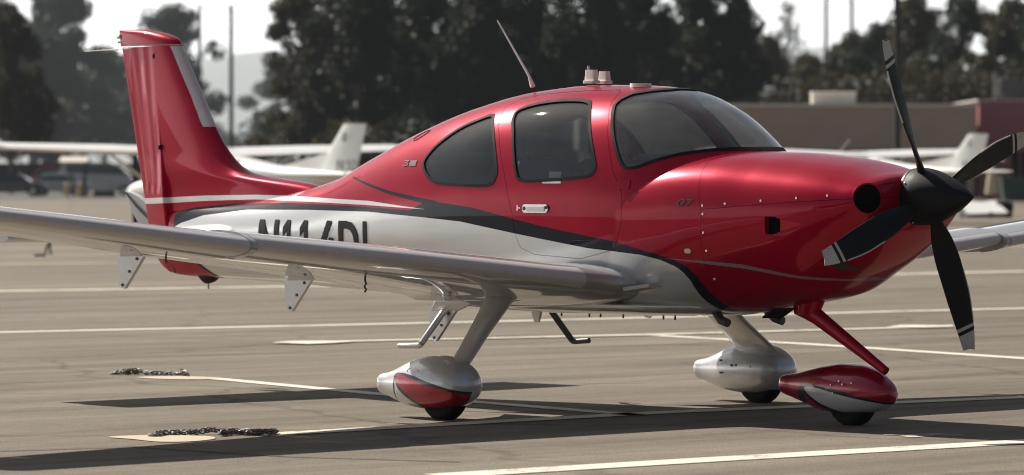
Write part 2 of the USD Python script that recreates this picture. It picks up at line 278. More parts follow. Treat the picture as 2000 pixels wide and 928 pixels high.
# the apron: its far edge is where the car park starts; the near side goes on far behind the camera
aL, aR = at(-700, 235), at(2700, 205)
solo('terrain', sheet([(-13000, -13000), (13000, -13000), (13000, 13000), (-13000, 13000)], -.06), dirt, kind='structure', smooth=False)
back = np.array([-FW[1], FW[0]]) 
far_l, far_r = aL[:2]-RT[:2]*60, aR[:2]+RT[:2]*60
apron = [tuple(far_l), tuple(far_r), tuple(far_r-FW[:2]*330+RT[:2]*60), tuple(far_l-FW[:2]*360-RT[:2]*60)]
solo('apron_ground', sheet(apron, 0.0), ASPH, kind='structure', smooth=False)
lot = [tuple(far_l+FW[:2]*.05), tuple(far_r+FW[:2]*.05), tuple(far_r+FW[:2]*75), tuple(far_l+FW[:2]*75)]
solo('car_park_ground', sheet(lot, -.02), plain('dark_asphalt', (.06, .055, .05), rough=.9, vary=.25, scale=.8), kind='structure', smooth=False)
def stripe(pts, w, z=.004):
    p = np.array(pts, float)[:, :2]; return sheet(list(sg.LineString(p).buffer(w/2, cap_style=2, join_style=2).exterior.coords)[:-1], z)
def line(pxs, w, m, z=.004, name='painted_line'):
    return solo(name, stripe([onz(*q) for q in pxs], w, z), m, kind='structure', smooth=False)
line([(860, 930.5), (1400, 898), (2080, 859)], .27, line_white)
line([(535, 849), (900, 828), (1300, 806), (2080, 773)], .22, line_white)
line([(372, 738.5), (430, 741), (745, 771), (1250, 812)], .16, line_white)
line([(1270, 655), (1600, 674), (2080, 706)], .20, line_white)
line([(640, 668.5), (1270, 655), (1860, 638.5)], .22, line_white, .008)
line([(-60, 651), (985, 628), (2060, 601)], .26, line_white)
line([(-60, 570), (1000, 553), (2060, 529)], .40, line_white)
line([(-60, 517.5), (400, 511), (2060, 480)], .45, line_old)
line([(-60, 501), (300, 497), (2060, 462)], .40, line_old)
line([(-60, 486), (300, 483), (2060, 448)], .5, line_old)
line([(-60, 675), (300, 672), (1000, 664), (2060, 632)], .02, tar, name='pavement_joint')
for q in ([(-60, 702), (600, 690), (1400, 672), (2060, 655)], [(-60, 606), (900, 590), (2060, 563)], [(-60, 541), (900, 530), (2060, 506)], [(-60, 884), (260, 874), (560, 893), (900, 903)]): line(q, .03, tar, name='pavement_joint')
line([(640, 404), (141, 384.6), (133, 412)][1:], .05, tar, name='pavement_joint')
for q in ([(530, 672), (560, 668.5), (640, 668), (690, 669.5), (660, 672), (600, 674.5)], [(1730, 641), (1760, 637), (1862, 637), (1860, 640.5), (1800, 642)]):
    solo('paint_blot', sheet([tuple(onz(*p)[:2]) for p in q], .0125), line_white, kind='structure', smooth=False)
def patch(pxs):
    P = smooth_poly([onz(*q)[:2] for q in pxs], 5); return solo('tie_down_patch', sheet([tuple(p) for p in P], .0042), pad_paint, kind='structure', smooth=False)
patch([(268, 737.5), (300, 740.5), (350, 741.8), (405, 741.5), (435, 739.5), (400, 737), (330, 735.5)])
patch([(212, 855), (260, 859), (310, 864), (370, 863.5), (418, 858.5), (408, 853.5), (330, 851), (250, 852)])
def scrawl(pxs, w=.02): return stripe([onz(*q) for q in pxs], w, .0046)
solo('chalk_mark', cat([scrawl([(1726, 850), (1772, 851), (1800, 849.5), (1842, 847.5)], .03), scrawl([(1772, 852), (1788, 855.5)], .09), scrawl([(1800, 853.5), (1822, 852.5)], .03),
     scrawl([(1812, 850), (1850, 851.5), (1880, 851)], .035)]), pad_paint, kind='structure', smooth=False)
# ---- hazy hills far away
def hills():
    n, k = 120, 10; px = np.linspace(-2600, 4600, n); V = []
    for i, p in enumerate(px):
        base = CAM+FW*10500+RT*((p-1000)/FPX*10500)
        crest = 10500/FPX*(336-(46+30*math.sin(p/430.)+20*math.sin(p/170.+1.)+(40 if p > 900 else 0)*(1/(1+math.exp(-(p-1100)/120)))))*(1-.02*math.sin(p/37.))
        for j in range(k):
            u = j/(k-1); q = base+FW*1800*u; V.append([q[0], q[1], -2+(crest+2)*math.sin(u*PI/2)**1.2])
    V = np.array(V); i, j = np.meshgrid(np.arange(n-1), np.arange(k-1), indexing='ij'); a = i*k+j
    q = np.stack([a, a+k, a+k+1, a+1], -1).reshape(-1, 4)
    V[:, 2] += 24*(meshkit.fbm(V/320., 4)-.5)*(V[:, 2] > 0)
    return trimesh.Trimesh(V, np.vstack([q[:, [0, 1, 2]], q[:, [0, 2, 3]]]), process=False)
solo('hills', hills(), plain('dry_hillside', (.11, .11, .075), rough=1., vary=.35, scale=.01), kind='structure', smooth=60)

# ================================================================ THE RED AND WHITE LIGHT AIRCRAFT
PL = thing('light_aircraft', 'glossy red and white low-wing propeller aircraft with black four-bladed propeller, parked in front', 'airplane', (AX, 0, 0))
ORIGIN[PL] = np.array([AX, 0, 0])
A_ST = [(-2.95, 1.42, .64, .55, 1.20, 2.5, 3.0), (-2.6, 1.50, .63, .595, 1.20, 2.6, 3.0), (-2.2, 1.57, .62, .607, 1.19, 2.7, 2.9), (-1.9, 1.602, .63, .603, 1.19, 2.9, 2.7),
 (-1.6, 1.612, .65, .585, 1.20, 2.8, 2.5), (-1.3, 1.605, .70, .56, 1.22, 2.5, 2.4), (-1.0, 1.58, .755, .532, 1.24, 2.4, 2.3), (-.8, 1.55, .86, .505, 1.26, 2.4, 2.2), (-.65, 1.515, .95, .475, 1.28, 2.4, 2.2),
 (-.55, 1.49, 1.035, .452, 1.30, 2.4, 2.2), (-.48, 1.475, 1.115, .425, 1.31, 2.4, 2.1), (-.44, 1.455, 1.165, .385, 1.32, 2.3, 2.1), (-.425, 1.43, 1.20, .335, 1.325, 2.2, 2.1)]
B_ST = [(-7.50, 1.20, .93, .03, 1.10, 2.0, 2.0), (-7.35, 1.24, .79, .055, 1.08, 2.0, 2.0), (-7.1, 1.255, .765, .10, 1.05, 2.0, 2.1), (-6.7, 1.275, .755, .165, 1.05, 2.1, 2.2), (-6.1, 1.33, .74, .265, 1.06, 2.2, 2.4),
 (-5.4, 1.455, .715, .385, 1.10, 2.2, 2.6), (-5.0, 1.605, .70, .45, 1.13, 2.2, 2.7), (-4.5, 1.78, .675, .53, 1.17, 2.2, 2.8), (-4.0, 1.915, .655, .59, 1.19, 2.25, 3.0), (-3.5, 2.00, .645, .62, 1.20, 2.3, 3.0),
 (-3.0, 2.03, .635, .63, 1.20, 2.35, 3.0), (-2.6, 2.02, .64, .625, 1.20, 2.35, 3.0), (-2.3, 1.99, .70, .605, 1.20, 2.35, 2.8), (-2.05, 1.905, .80, .56, 1.20, 2.3, 2.6), (-1.83, 1.775, .90, .475, 1.22, 2.3, 2.4),
 (-1.62, 1.625, 1.0, .36, 1.24, 2.2, 2.2), (-1.45, 1.53, 1.1, .25, 1.26, 2.1, 2.1), (-1.30, 1.43, 1.2, .13, 1.30, 2.0, 2.0)]
def shrink(st, d): return [(x, zt-d, zb+d, max(w-d, .02), zw, a, b) for x, zt, zb, w, zw, a, b in st]
bodyA = man(ring_loft(A_ST, 150, 112)); bodyB = man(ring_loft(B_ST, 230, 112))
U = bodyA+bodyB
for s in (-1, 1):       # the engine air inlets are real holes
    e = m3.Manifold.cylinder(.16, 1, 1, 48).scale((.086, .084, 1)).rotate((0, 90, 0)).rotate((0, 0, s*33)).translate((-.478-.084*.055/.1, s*(.374-.084*.035/.1), 1.335))
    U = U-e
U0 = U
# side air outlet: a slot with a ramp in front of it
for s in (-1, 1):
    U = U-man(box(-1.13, -1.046, s*.56-.06, s*.56+.06, 1.125, 1.228))
    w = m3.Manifold.hull_points(np.array([(-1.05, s*.70, 1.222), (-1.05, s*.505, 1.222), (-1.05, s*.70, 1.134), (-1.05, s*.505, 1.134), (-.86, s*.70, 1.186), (-.86, s*.512, 1.186)], float)); U = U-w
inner = man(ring_loft(shrink(A_ST, .022), 60, 72))+man(ring_loft(shrink(B_ST, .022), 120, 72))
cavity = inner ^ man(box(-4.45, -1.42, -.7, .7, .80, 2.1))
shell = U-cavity
WIN = {
 'rear': [(-4.13, 1.546), (-4.075, 1.482), (-3.985, 1.436), (-3.85, 1.417), (-3.6, 1.409), (-3.43, 1.41), (-3.375, 1.444), (-3.376, 1.523), (-3.47, 1.69), (-3.585, 1.822), (-3.63, 1.842), (-3.717, 1.823), (-3.886, 1.766), (-4.033, 1.676), (-4.107, 1.605)],
 'door': [(-3.303, 1.736), (-3.231, 1.602), (-3.18, 1.491), (-3.123, 1.440), (-2.93, 1.440), (-2.709, 1.452), (-2.54, 1.468), (-2.5, 1.507), (-2.52, 1.569), (-2.594, 1.693), (-2.715, 1.862), (-2.80, 1.92), (-3.017, 1.93), (-3.24, 1.911), (-3.375, 1.874), (-3.368, 1.82)]}
WS = [(-2.33, 2.4), (-2.33, 1.997), (-2.40, 1.988), (-2.494, 1.969), (-2.535, 1.935), (-2.54, 1.90), (-2.498, 1.839), (-2.422, 1.724), (-2.35, 1.615), (-2.297, 1.545), (-2.27, 1.522), (-2.235, 1.514), (-2.173, 1.522), (-2.064, 1.562), (-1.925, 1.600), (-1.782, 1.624), (-1.675, 1.633), (-1.60, 1.635), (-1.2, 1.64), (-1.2, 2.4)]
def cs_of(p):
    c = m3.CrossSection([np.array(p, float)])
    return c if c.area() > 0 else m3.CrossSection([np.array(p, float)[::-1]])
def grow(c, d): return c.offset(d, m3.JoinType.Round, 2.0, 24)
win_cs = {k: cs_of(smooth_poly(v, 6)) for k, v in WIN.items()}; win_cs['front'] = cs_of(WS)
door_cs = cs_of([(-3.165, 1.10), (-3.19, 1.22), (-3.245, 1.37), (-3.30, 1.50), (-3.42, 1.70), (-3.50, 1.80), (-3.54, 1.88), (-3.50, 1.945), (-3.3, 1.975), (-2.9, 1.992), (-2.66, 1.993), (-2.61, 1.975), (-2.584, 1.913), (-2.5, 1.79), (-2.415, 1.63), (-2.345, 1.49), (-2.30, 1.43), (-2.262, 1.353), (-2.252, 1.267), (-2.26, 1.16), (-2.32, 1.02), (-2.6, .96), (-3.0, .98), (-3.12, 1.02)])
cowl_cs = cs_of([(-1.60, .4), (-1.612, 1.0), (-1.614, 1.27), (-1.653, 1.415), (-1.689, 1.506), (-1.715, 1.572), (-1.60, 1.604), (-1.42, 1.66), (0, 1.7), (0, .4)])
upper_cs = cs_of([(-1.9, 1.267), (-1.614, 1.267), (-1.3, 1.289), (-.93, 1.313), (-.54, 1.334), (-.3, 1.346), (0, 1.355), (0, 2), (-1.9, 2)])
def both(cs, y0=0.02, y1=.8): return prism_xz(cs, y0, y1)+prism_xz(cs, -y1, -y0)
hole = m3.Manifold()
seals = {}
for k in ('rear', 'door'):
    p = both(grow(win_cs[k], .013)); shell = shell-p
pf = prism_xz(grow(win_cs['front'], .013), -.8, .8); shell = shell-pf
def skin_layer(a, b):          # a thin layer of the outer form, a..b metres under the surface
    o = man(ring_loft(shrink(A_ST, a), 150, 112))+man(ring_loft(shrink(B_ST, a), 230, 112))
    i = man(ring_loft(shrink(A_ST, b), 110, 96))+man(ring_loft(shrink(B_ST, b), 180, 96)); return o-i
lay_glass = skin_layer(.004, .009); lay_seal = skin_layer(-.0035, .018)
cowl = shell ^ prism_xz(grow(cowl_cs, -.0022), -.8, .8)
shell = shell-prism_xz(cowl_cs, -.8, .8)
door_p = both(grow(door_cs, -.0028), .10); doors = shell ^ door_p; shell = shell-both(door_cs, .10)
part('fuselage', shell, LIV, PL, smooth=28)
up_m = cowl ^ prism_xz(grow(upper_cs, -.0012), -.9, .9); lo_m = cowl-prism_xz(grow(upper_cs, .0012), -.9, .9)
cu = part('upper_cowling', up_m, LIV, PL, smooth=28); cl = part('lower_cowling', lo_m, LIV, PL, smooth=28)
for s in (-1, 1):
    half = man(box(-8, 0, *((0, 1) if s > 0 else (-1, 0)), 0, 3))
    d = part('cabin_door', doors ^ half, LIV, PL, smooth=28)
    for k, nm, par in (('door', 'door_window', d), ('rear', 'rear_window', PL)):
        if par == PL:
            w = part(nm, lay_glass ^ prism_xz(win_cs[k], *((.02, .8) if s > 0 else (-.8, -.02))), side_glass, PL, smooth=28)
            part('window_seal', lay_seal ^ prism_xz(grow(win_cs[k], .013)-grow(win_cs[k], -.006), *((.02, .8) if s > 0 else (-.8, -.02))), seal, w, smooth=28)
        else:
            part(nm, lay_glass ^ prism_xz(win_cs[k], *((.02, .8) if s > 0 else (-.8, -.02))), side_glass, d, smooth=28)
            part('window_seal', lay_seal ^ prism_xz(grow(win_cs[k], .013)-grow(win_cs[k], -.006), *((.02, .8) if s > 0 else (-.8, -.02))), seal, d, smooth=28)
w = part('windshield', lay_glass ^ prism_xz(win_cs['front'], -.8, .8), front_glass, PL, smooth=28)
part('windshield_seal', lay_seal ^ prism_xz(grow(win_cs['front'], .013)-grow(win_cs['front'], -.006), -.8, .8), seal, w, smooth=28)
fB = PC(np.array(sorted(B_ST))[:, 0], np.array(sorted(B_ST))[:, 1:]); fA = PC(np.array(sorted(A_ST))[:, 0], np.array(sorted(A_ST))[:, 1:])
def side_y(x, z):
    """half width of the outer form at x, z"""
    out = np.zeros_like(np.asarray(x, float)+np.asarray(z, float))
    for f, x0, x1 in ((fB, -7.5, -1.31), (fA, -2.94, -.426)):
        r = f(np.clip(x, x0, x1)); zt, zb, w, zw, a, b = np.moveaxis(r, -1, 0)
        up = z >= zw; h = np.where(up, zt-zw, zw-zb); n = np.where(up, a, b); q = np.clip(np.abs(z-zw)/h, 0, 1)
        v = w*(1-q**n)**(1/n); out = np.where((x >= x0) & (x <= x1), np.maximum(out, v), out)
    return out
def top_z(x, y):
    zs = np.linspace(1.2, 2.05, 400); yy = side_y(np.full(400, x), zs); k = np.where(yy >= abs(y))[0]; return zs[k[-1]]
def decal(T, off=.003, side=-1):
    """a mesh drawn in x,z with its depth in y is laid on the skin"""
    V = T.vertices.copy(); V[:, 1] = side*(side_y(V[:, 0], V[:, 2])+off+V[:, 1]); T = trimesh.Trimesh(V, T.faces, process=False)
    if side < 0: pass
    return T
def text_on(text, x0, x1, z0, h, shear=0., bold=True, gap=None):
    T = meshkit.text_mesh(text, h, .002, bold); V, F = trimesh.remesh.subdivide_to_size(T.vertices, T.faces, .05, max_iter=6)
    V = V.copy(); lo, hi = V[:, 0].min(), V[:, 0].max(); V[:, 0] = x0+(V[:, 0]-lo)/(hi-lo)*(x1-x0)+shear*V[:, 1]
    return trimesh.Trimesh(np.c_[V[:, 0], V[:, 2], z0+V[:, 1]], F, process=False)
regs = [text_on('N', -6.06, -5.80, .862, .30), text_on('1', -5.745, -5.60, .862, .30), text_on('1', -5.525, -5.38, .862, .30), text_on('4', -5.31, -5.06, .862, .30), text_on('D', -5.06+.02, -4.80, .862, .30), text_on('J', -4.90+.02+.03, -4.70, .862, .30)]
part('registration_lettering', cat([decal(t, .003) for t in regs]), black_paint, PL, smooth=False)
part('model_emblem', decal(text_on('G7', -1.80, -1.69, 1.285, .042, shear=.35), .003), darkmetal, PL, smooth=False)
part('side_badge', cat([decal(text_on('3', -4.375, -4.305, 1.527, .035, bold=False), .003), decal(trimesh.Trimesh(*trimesh.remesh.subdivide_to_size(box(-4.295, -4.215, 0, .001, 1.527, 1.562).vertices, box(-4.295, -4.215, 0, .001, 1.527, 1.562).faces, .03)), .003)]), darkmetal, PL, smooth=False)
# door furniture
for s in (-1, 1):
    def plate(x0, x1, z0, z1, t, r, off=.0):
        P = sg.box(x0, z0, x1, z1).buffer(-r).buffer(r); T = trimesh.creation.extrude_polygon(P, t, engine='earcut'); V = T.vertices
        V, F = trimesh.remesh.subdivide_to_size(np.c_[V[:, 0], V[:, 2], V[:, 1]], T.faces, .04); T = trimesh.Trimesh(V, F, process=False)
        V = T.vertices.copy(); V[:, 1] = s*(side_y(V[:, 0], V[:, 2])+off-.001+V[:, 1]); return trimesh.Trimesh(V, F, process=False)
    dpath = f'{PL}/cabin_door' + ('' if s < 0 else '_001')
    part('door_handle', plate(-3.09, -2.862, 1.237, 1.29, .012, .0255), chrome, dpath)
    part('handle_paddle', plate(-3.045, -2.89, 1.246, 1.274, .017, .011), white, dpath)
    part('handle_lock', cat([plate(-3.083, -3.06, 1.253, 1.276, .015, .011), plate(-2.885, -2.87, 1.262, 1.280, .019, .007)]), darkmetal, dpath)
    part('door_catch', cat([plate(-3.145, -3.135, 1.25, 1.285, .006, .003), plate(-3.135, -3.115, 1.264, 1.270, .006, .002)]), chrome, dpath)
    part('door_sill_plate', plate(-2.93, -2.77, 1.418, 1.432, .004, .003), white, dpath)
    part('window_placard', plate(-2.90, -2.80, 1.452, 1.49, .002, .004, -.02), cream, dpath)
    part('door_hinge', plate(-2.30, -2.205, 1.385, 1.44, .007, .014), red, PL)
    part('fuel_drain_cover', plate(-1.745, -1.695, 1.006, 1.034, .004, .0139), chrome, PL)
def screw(x, z, s=-1, r=.0075, off=.0):
    c = trimesh.creation.cylinder(r, .006, sections=10); c.apply_transform(trimesh.transformations.rotation_matrix(PI/2, [1, 0, 0])); c.apply_translation([x, s*(float(side_y(x, z))+off+.001), z]); return c
for x, z in [(-1.598, 1.290), (-1.428, 1.302), (-1.164, 1.320), (-.909, 1.337), (-.70, 1.352)]:
    part('cowl_screw', cat([screw(x, z, -1), screw(x, z, 1)]), chrome, cu)
for x, z in [(-1.593, 1.24), (-1.577, 1.023), (-1.576, .856), (-1.59, 1.13)]: part('cowl_screw', cat([screw(x, z, -1), screw(x, z, 1)]), chrome, cl)
for s in (-1, 1): part('vent_duct', box(-1.128, -1.048, s*.50-.01, s*.50+.01, 1.127, 1.226), void, cl, smooth=False)
for s in (-1, 1):
    a = np.arange(40)*2*PI/40; dv = np.array([math.cos(.576), s*math.sin(.576), 0]); sv = np.array([-dv[1], dv[0], 0]); c0 = np.array([-.478, s*.374, 1.335])
    ring = lambda q, k: c0+dv*q+k*(.0855*np.cos(a)[:, None]*sv+.0875*np.sin(a)[:, None]*np.array([0, 0, 1.]))
    c = skin([ring(-.075, 1.), ring(-.030, 1.)])
    part('inlet_lip', tube([c0-dv*(.013*math.cos(t)**2+.001)+.0865*math.cos(t)*sv+.0875*math.sin(t)*np.array([0, 0, 1.]) for t in np.linspace(0, 2*PI, 41)], .0055, 8), red, cu)
    for q in (-.03, 0., .03): part('cylinder_fin', tri(m3.Manifold.hull_points(np.array([c0-dv*d+sv*(.07*e)+np.array([0, 0, q+f]) for d in (.010, .03) for e in (-1, 1) for f in (0, .006)]))), darkmetal, PL, smooth=False) if False else None
    part('inlet_baffle', c, void, PL)
# dashboard, seats, liner
part('glareshield', tri(m3.Manifold.batch_hull([m3.Manifold.sphere(.03,10).translate(q) for q in [(-2.42,-.45,1.50),(-2.42,.45,1.50),(-2.05,-.40,1.535),(-2.05,.40,1.535),(-1.72,-.17,1.55),(-1.72,.17,1.55),(-2.42,-.45,1.40),(-2.42,.45,1.40),(-1.72,0,1.45)]])), dashm, PL)
part('instrument_hood', cat([rbox(-2.40, -2.2, -.38, -.04, 1.50, 1.60, .03), rbox(-2.40, -2.2, .04, .38, 1.50, 1.60, .03)]), dashm, PL)
part('instrument_panel', box(-2.42, -2.36, -.53, .53, 1.02, 1.56), black_paint, PL)
part('cabin_floor', box(-4.40, -2.0, -.52, .52, .80, .84), liner, PL)
part('rear_bulkhead', box(-4.36, -4.33, -.42, .42, .84, 1.62), liner, PL)
for x in (-2.95, -3.75):
    for y in (-.27, .27):
        st = part('seat', rbox(x-.22, x+.24, y-.21, y+.21, .98, 1.13, .05), leather, PL)
        b = m3.Manifold.batch_hull([m3.Manifold.sphere(.05, 12).translate(p) for p in [(x-.20, y-.17, 1.08), (x-.20, y+.17, 1.08), (x-.34, y-.16, 1.52), (x-.34, y+.16, 1.52)]])
        part('backrest', tri(b), leather, st); part('headrest', rbox(x-.41, x-.32, y-.10, y+.10, 1.58, 1.74, .035), leather, st)
part('door_pillar_trim', cat([tube([(-2.50, s*.44, 1.82), (-2.36, s*.52, 1.62), (-2.30, s*.555, 1.48)], .012, 8) for s in (-1, 1)]), dashm, PL)
# roof fittings
def root_at(x, y=0.0): return top_z(x, y)
z = root_at(-3.72)
part('whip_antenna', cat([tube([(-3.70, .03, z-.02), (-3.735, .03, z+.05)], [.017, .009], 10), tube([(-3.735, .03, z+.05), (-4.03, .03, z+.41)], [.0085, .0045], 8)]), cream, PL)
z = root_at(-3.12)
def blade_antenna(x0, x1, y, z0, h):
    V = []
    for u, zz in ((0, z0-.01), (.08, z0+.008), (.12, z0+.01), (1., z0+h)):
        k = 1.0 if u < .1 else .93-.12*u; xc = (x0+x1)/2; hx = (x1-x0)/2*k; hy = .036*k if u < .1 else .026*k
        t = np.arange(24)*2*PI/24; V.append(np.c_[xc+hx*np.sign(np.cos(t))*abs(np.cos(t))**.3, y+hy*np.sign(np.sin(t))*abs(np.sin(t))**.3, np.full(24, zz)])
    return skin(V)
part('roof_antenna', blade_antenna(-3.13, -3.035, -.05, z, .075), cream, PL); part('roof_antenna', blade_antenna(-3.16, -3.08, .10, root_at(-3.1), .07), cream, PL)
part('thermometer_probe', tube([(-3.11, -.05, z+.07), (-3.11, -.05, z+.10)], .006, 8), chrome, PL)
z = root_at(-2.68)
P = sg.Point(0, 0).buffer(1, 12); g = trimesh.creation.extrude_polygon(sa.scale(P, .07, .06), .026, engine='earcut'); g.apply_translation([-2.60, -.10, top_z(-2.6, .12)-.004])
part('satellite_antenna', g, cream, PL, smooth=50)
zz = 1.81
part('static_vent_hood', cat([tube([(-4.35+.035*math.cos(a), -.40+.01*math.sin(a)*0, 0) for a in (0, .1)], .001, 4)]), seal, PL) if False else None
hx = [(-4.44, 1.70), (-4.40, 1.735), (-4.33, 1.755), (-4.30, 1.745), (-4.34, 1.715), (-4.40, 1.69), (-4.44, 1.70)]
part('hatch_outline', tube([(x, -(float(side_y(x, zq))+.001), zq) for x, zq in smooth_poly(hx[:-1], 4)], .004, 6), seal, PL)
# spinner and propeller
SP = (0, 0, 1.345)
spr = [(-.424, .0), (-.424, .160), (-.416, .166), (-.37, .167)]+[(-.37+.37*u, .167*(1-u**1.55)**.92) for u in np.linspace(.04, .985, 26)]+[(-.001, .004)]
part('spinner', lathe_x(spr, 56, SP), blade_black, PL, smooth=40)
part('spinner_backplate', lathe_x([(-.434, .0), (-.434, .166), (-.4255, .166), (-.4255, 0.)], 48, SP), chrome, PL)
for k in range(8):
    a = k*PI/4+.3; c = trimesh.creation.icosphere(1, .006); c.apply_translation([-.395, .168*math.cos(a), 1.345+.168*math.sin(a)]); part('spinner_screw', c, chrome, f'{PL}/spinner')
R_P, XP, TILT, PHI = .975, -.346, -.022, -.384
upv = np.array([math.tan(TILT), 0, 1]); upv /= np.linalg.norm(upv); yv = np.array([0, 1.0, 0]); xv = np.cross(yv, upv)
def blade(th, r0, r1, n=14):
    rad = math.cos(th)*upv+math.sin(th)*yv; tan = math.sin(th)*upv-math.cos(th)*yv
    rs = np.linspace(r0, r1, n); V = []
    ch = PC([.0, .12, .17, .22, .30, .45, .62, .78, .90, 1.0], [.062, .062, .070, .098, .130, .154, .156, .136, .110, .080]); be = PC([0, .15, .3, .5, .75, 1.], [60, 50, 38, 26, 18, 13.]); th_ = PC([0, .12, .17, .25, .4, .7, 1.], [.062, .062, .055, .036, .024, .014, .007])
    sw = PC([0, .3, .6, .85, 1.], [0, .006, .010, 0, -.018])
    m = 28; t = np.arange(m)*2*PI/m
    for q in rs:
        f = q/R_P; b = math.radians(float(be(f))); c = tan*math.cos(b)+xv*math.sin(b); nrm = np.cross(c, rad)
        cc, tt = float(ch(f)), float(th_(f)); prof_c = np.cos(t)*cc/2; prof_t = np.sin(t)*tt/2*(1 if f < .2 else 1)*np.where(f < .17, 1, np.sqrt(np.clip(.35+.65*(1+np.cos(t))/2, 0, 1)))
        base = np.array([XP, 0, 1.345])+rad*q+c*float(sw(f))
        if f > .985: base = base
        tipcut = np.zeros(m)
        if r1 >= R_P-1e-6 and q > R_P-.02: tipcut = -.05*(0.5-np.cos(t)/2)*((q-(R_P-.02))/.02)
        V.append(base+prof_c[:, None]*c+prof_t[:, None]*nrm+tipcut[:, None]*rad)
    return skin(V)
for k in range(4):
    th = PHI+k*PI/2
    b = part('propeller_blade', blade(th, .11, .815, 26), blade_black, PL, smooth=40)
    part('tip_stripe', blade(th, .8152, .835, 3), blade_white, b, smooth=40); part('tip_gap', blade(th, .8352, .858, 3), black_paint, b, smooth=40)
    part('tip_band', blade(th, .8582, R_P, 9), blade_white, b, smooth=40)
    part('blade_cuff', tube([np.array([XP, 0, 1.345])+(math.cos(th)*upv+math.sin(th)*yv)*q for q in (.125, .150)], .040, 20), chrome, b)
for k in range(4):
    th = PHI+k*PI/2; rad = math.cos(th)*upv+math.sin(th)*yv; tan = math.sin(th)*upv-math.cos(th)*yv; ch = PC([.0, .12, .17, .22, .30, .45, .62, .78, .90, 1.0], [.062, .062, .070, .098, .130, .154, .156, .136, .110, .080]); be = PC([0, .15, .3, .5, .75, 1.], [60, 50, 38, 26, 18, 13.]); sw = PC([0, .3, .6, .85, 1.], [0, .006, .010, 0, -.018]); L = []
    for f in np.linspace(.50, .82, 12):
        b = math.radians(float(be(f))); c = tan*math.cos(b)+xv*math.sin(b); L.append(np.array([XP, 0, 1.345])+rad*f*R_P+c*(float(sw(f))+float(ch(f))/2-.002))
    part('erosion_strip', tube(L, .0045, 6), blade_white, f'{PL}/propeller_blade'+(f'_{k:03d}' if k else ''))
for x, y in ((-1.70, -.21), (-1.685, -.15)):
    part('defrost_vent', tri(m3.Manifold.hull_points(np.array([(x+dx, y+dy, top_z(-1.55, abs(y))+.012+dz) for dx, dy, dz in ((-.02, -.02, 0), (.02, -.02, 0), (0, -.02, .03), (-.02, .01, 0), (.02, .01, 0), (0, .01, .025))]))), void, PL, smooth=False) if False else None
part('maintenance_label', decal(trimesh.Trimesh(*trimesh.remesh.subdivide_to_size(box(-.79, -.72, 0, .001, .915, .965).vertices, box(-.79, -.72, 0, .001, .915, .965).faces, .03)), .002), darkmetal, cl, smooth=False)
# ---- wing
def airfoil(n=34, t=.15, camber=.022, x0=0., x1=1.):
    u = (1-np.cos(np.linspace(0, PI, n)))/2
    xs = x0+(x1-x0)*u if x0 > 0 else x1*(1-np.cos(np.linspace(0, PI/2*1.0, n)))
    xs = x0+(x1-x0)*((1-np.cos(np.linspace(0, PI/2, n)))/1.0 if x0 == 0 else np.linspace(0, 1, n)); xs = np.clip(xs, 0, x1)
    yt = 5*t*(.2969*np.sqrt(xs)-.126*xs-.3516*xs**2+.2843*xs**3-.1036*xs**4); p = .4
    yc = np.where(xs < p, camber/p**2*(2*p*xs-xs**2), camber/(1-p)**2*((1-2*p)+2*p*xs-xs**2))
    return np.r_[np.c_[xs, yc+yt], np.c_[xs, yc-yt][::-1]]
# y, LE x, LE z, chord, incidence deg, thickness
W_ST = [(0.35, -2.18, 0.796, 1.9, 5.3, 0.1247), (0.55, -2.175, 0.811, 1.87, 5.2, 0.129), (0.64, -2.215, 0.821, 1.8, 5.1, 0.1333), (0.74, -2.26, 0.832, 1.7, 5.0, 0.1359), (0.86, -2.283, 0.844, 1.64, 5.0, 0.1359), (0.96, -2.305, 0.856, 1.515, 5.0, 0.1359), (1.1, -2.32, 0.871, 1.475, 4.9, 0.1359), (2.0, -2.41, 0.969, 1.31, 4.5, 0.1333), (3.28, -2.54, 1.1, 1.1, 4.0, 0.129), (4.5, -2.665, 1.244, 0.93, 3.5, 0.1247), (5.75, -2.78, 1.383, 0.76, 3.0, 0.1161)]
fW = PC([r[0] for r in W_ST], np.array(W_ST)[:, 1:])
def wsec(y, s, x0=0., x1=1., n=34, dle=0., dz=0., tscale=1., drop=0.):
    lx, lz, c, inc, t = fW(y); a = airfoil(n, t*tscale, .022, x0, x1); i = math.radians(inc); lz = lz-(.022 if s > 0 else .004)*max(y-.6, 0)
    cc = c+dle; X = lx+dle-cc*(a[:, 0]*math.cos(i)+a[:, 1]*-math.sin(i)); Z = lz+dz+cc*(a[:, 1]*math.cos(i)-a[:, 0]*math.sin(i))
    if drop: 
        d = np.clip(a[:, 0]-x0, 0, 1)*cc; Z = Z-d*math.tan(drop)
    return np.c_[X, np.full(len(X), s*y), Z]
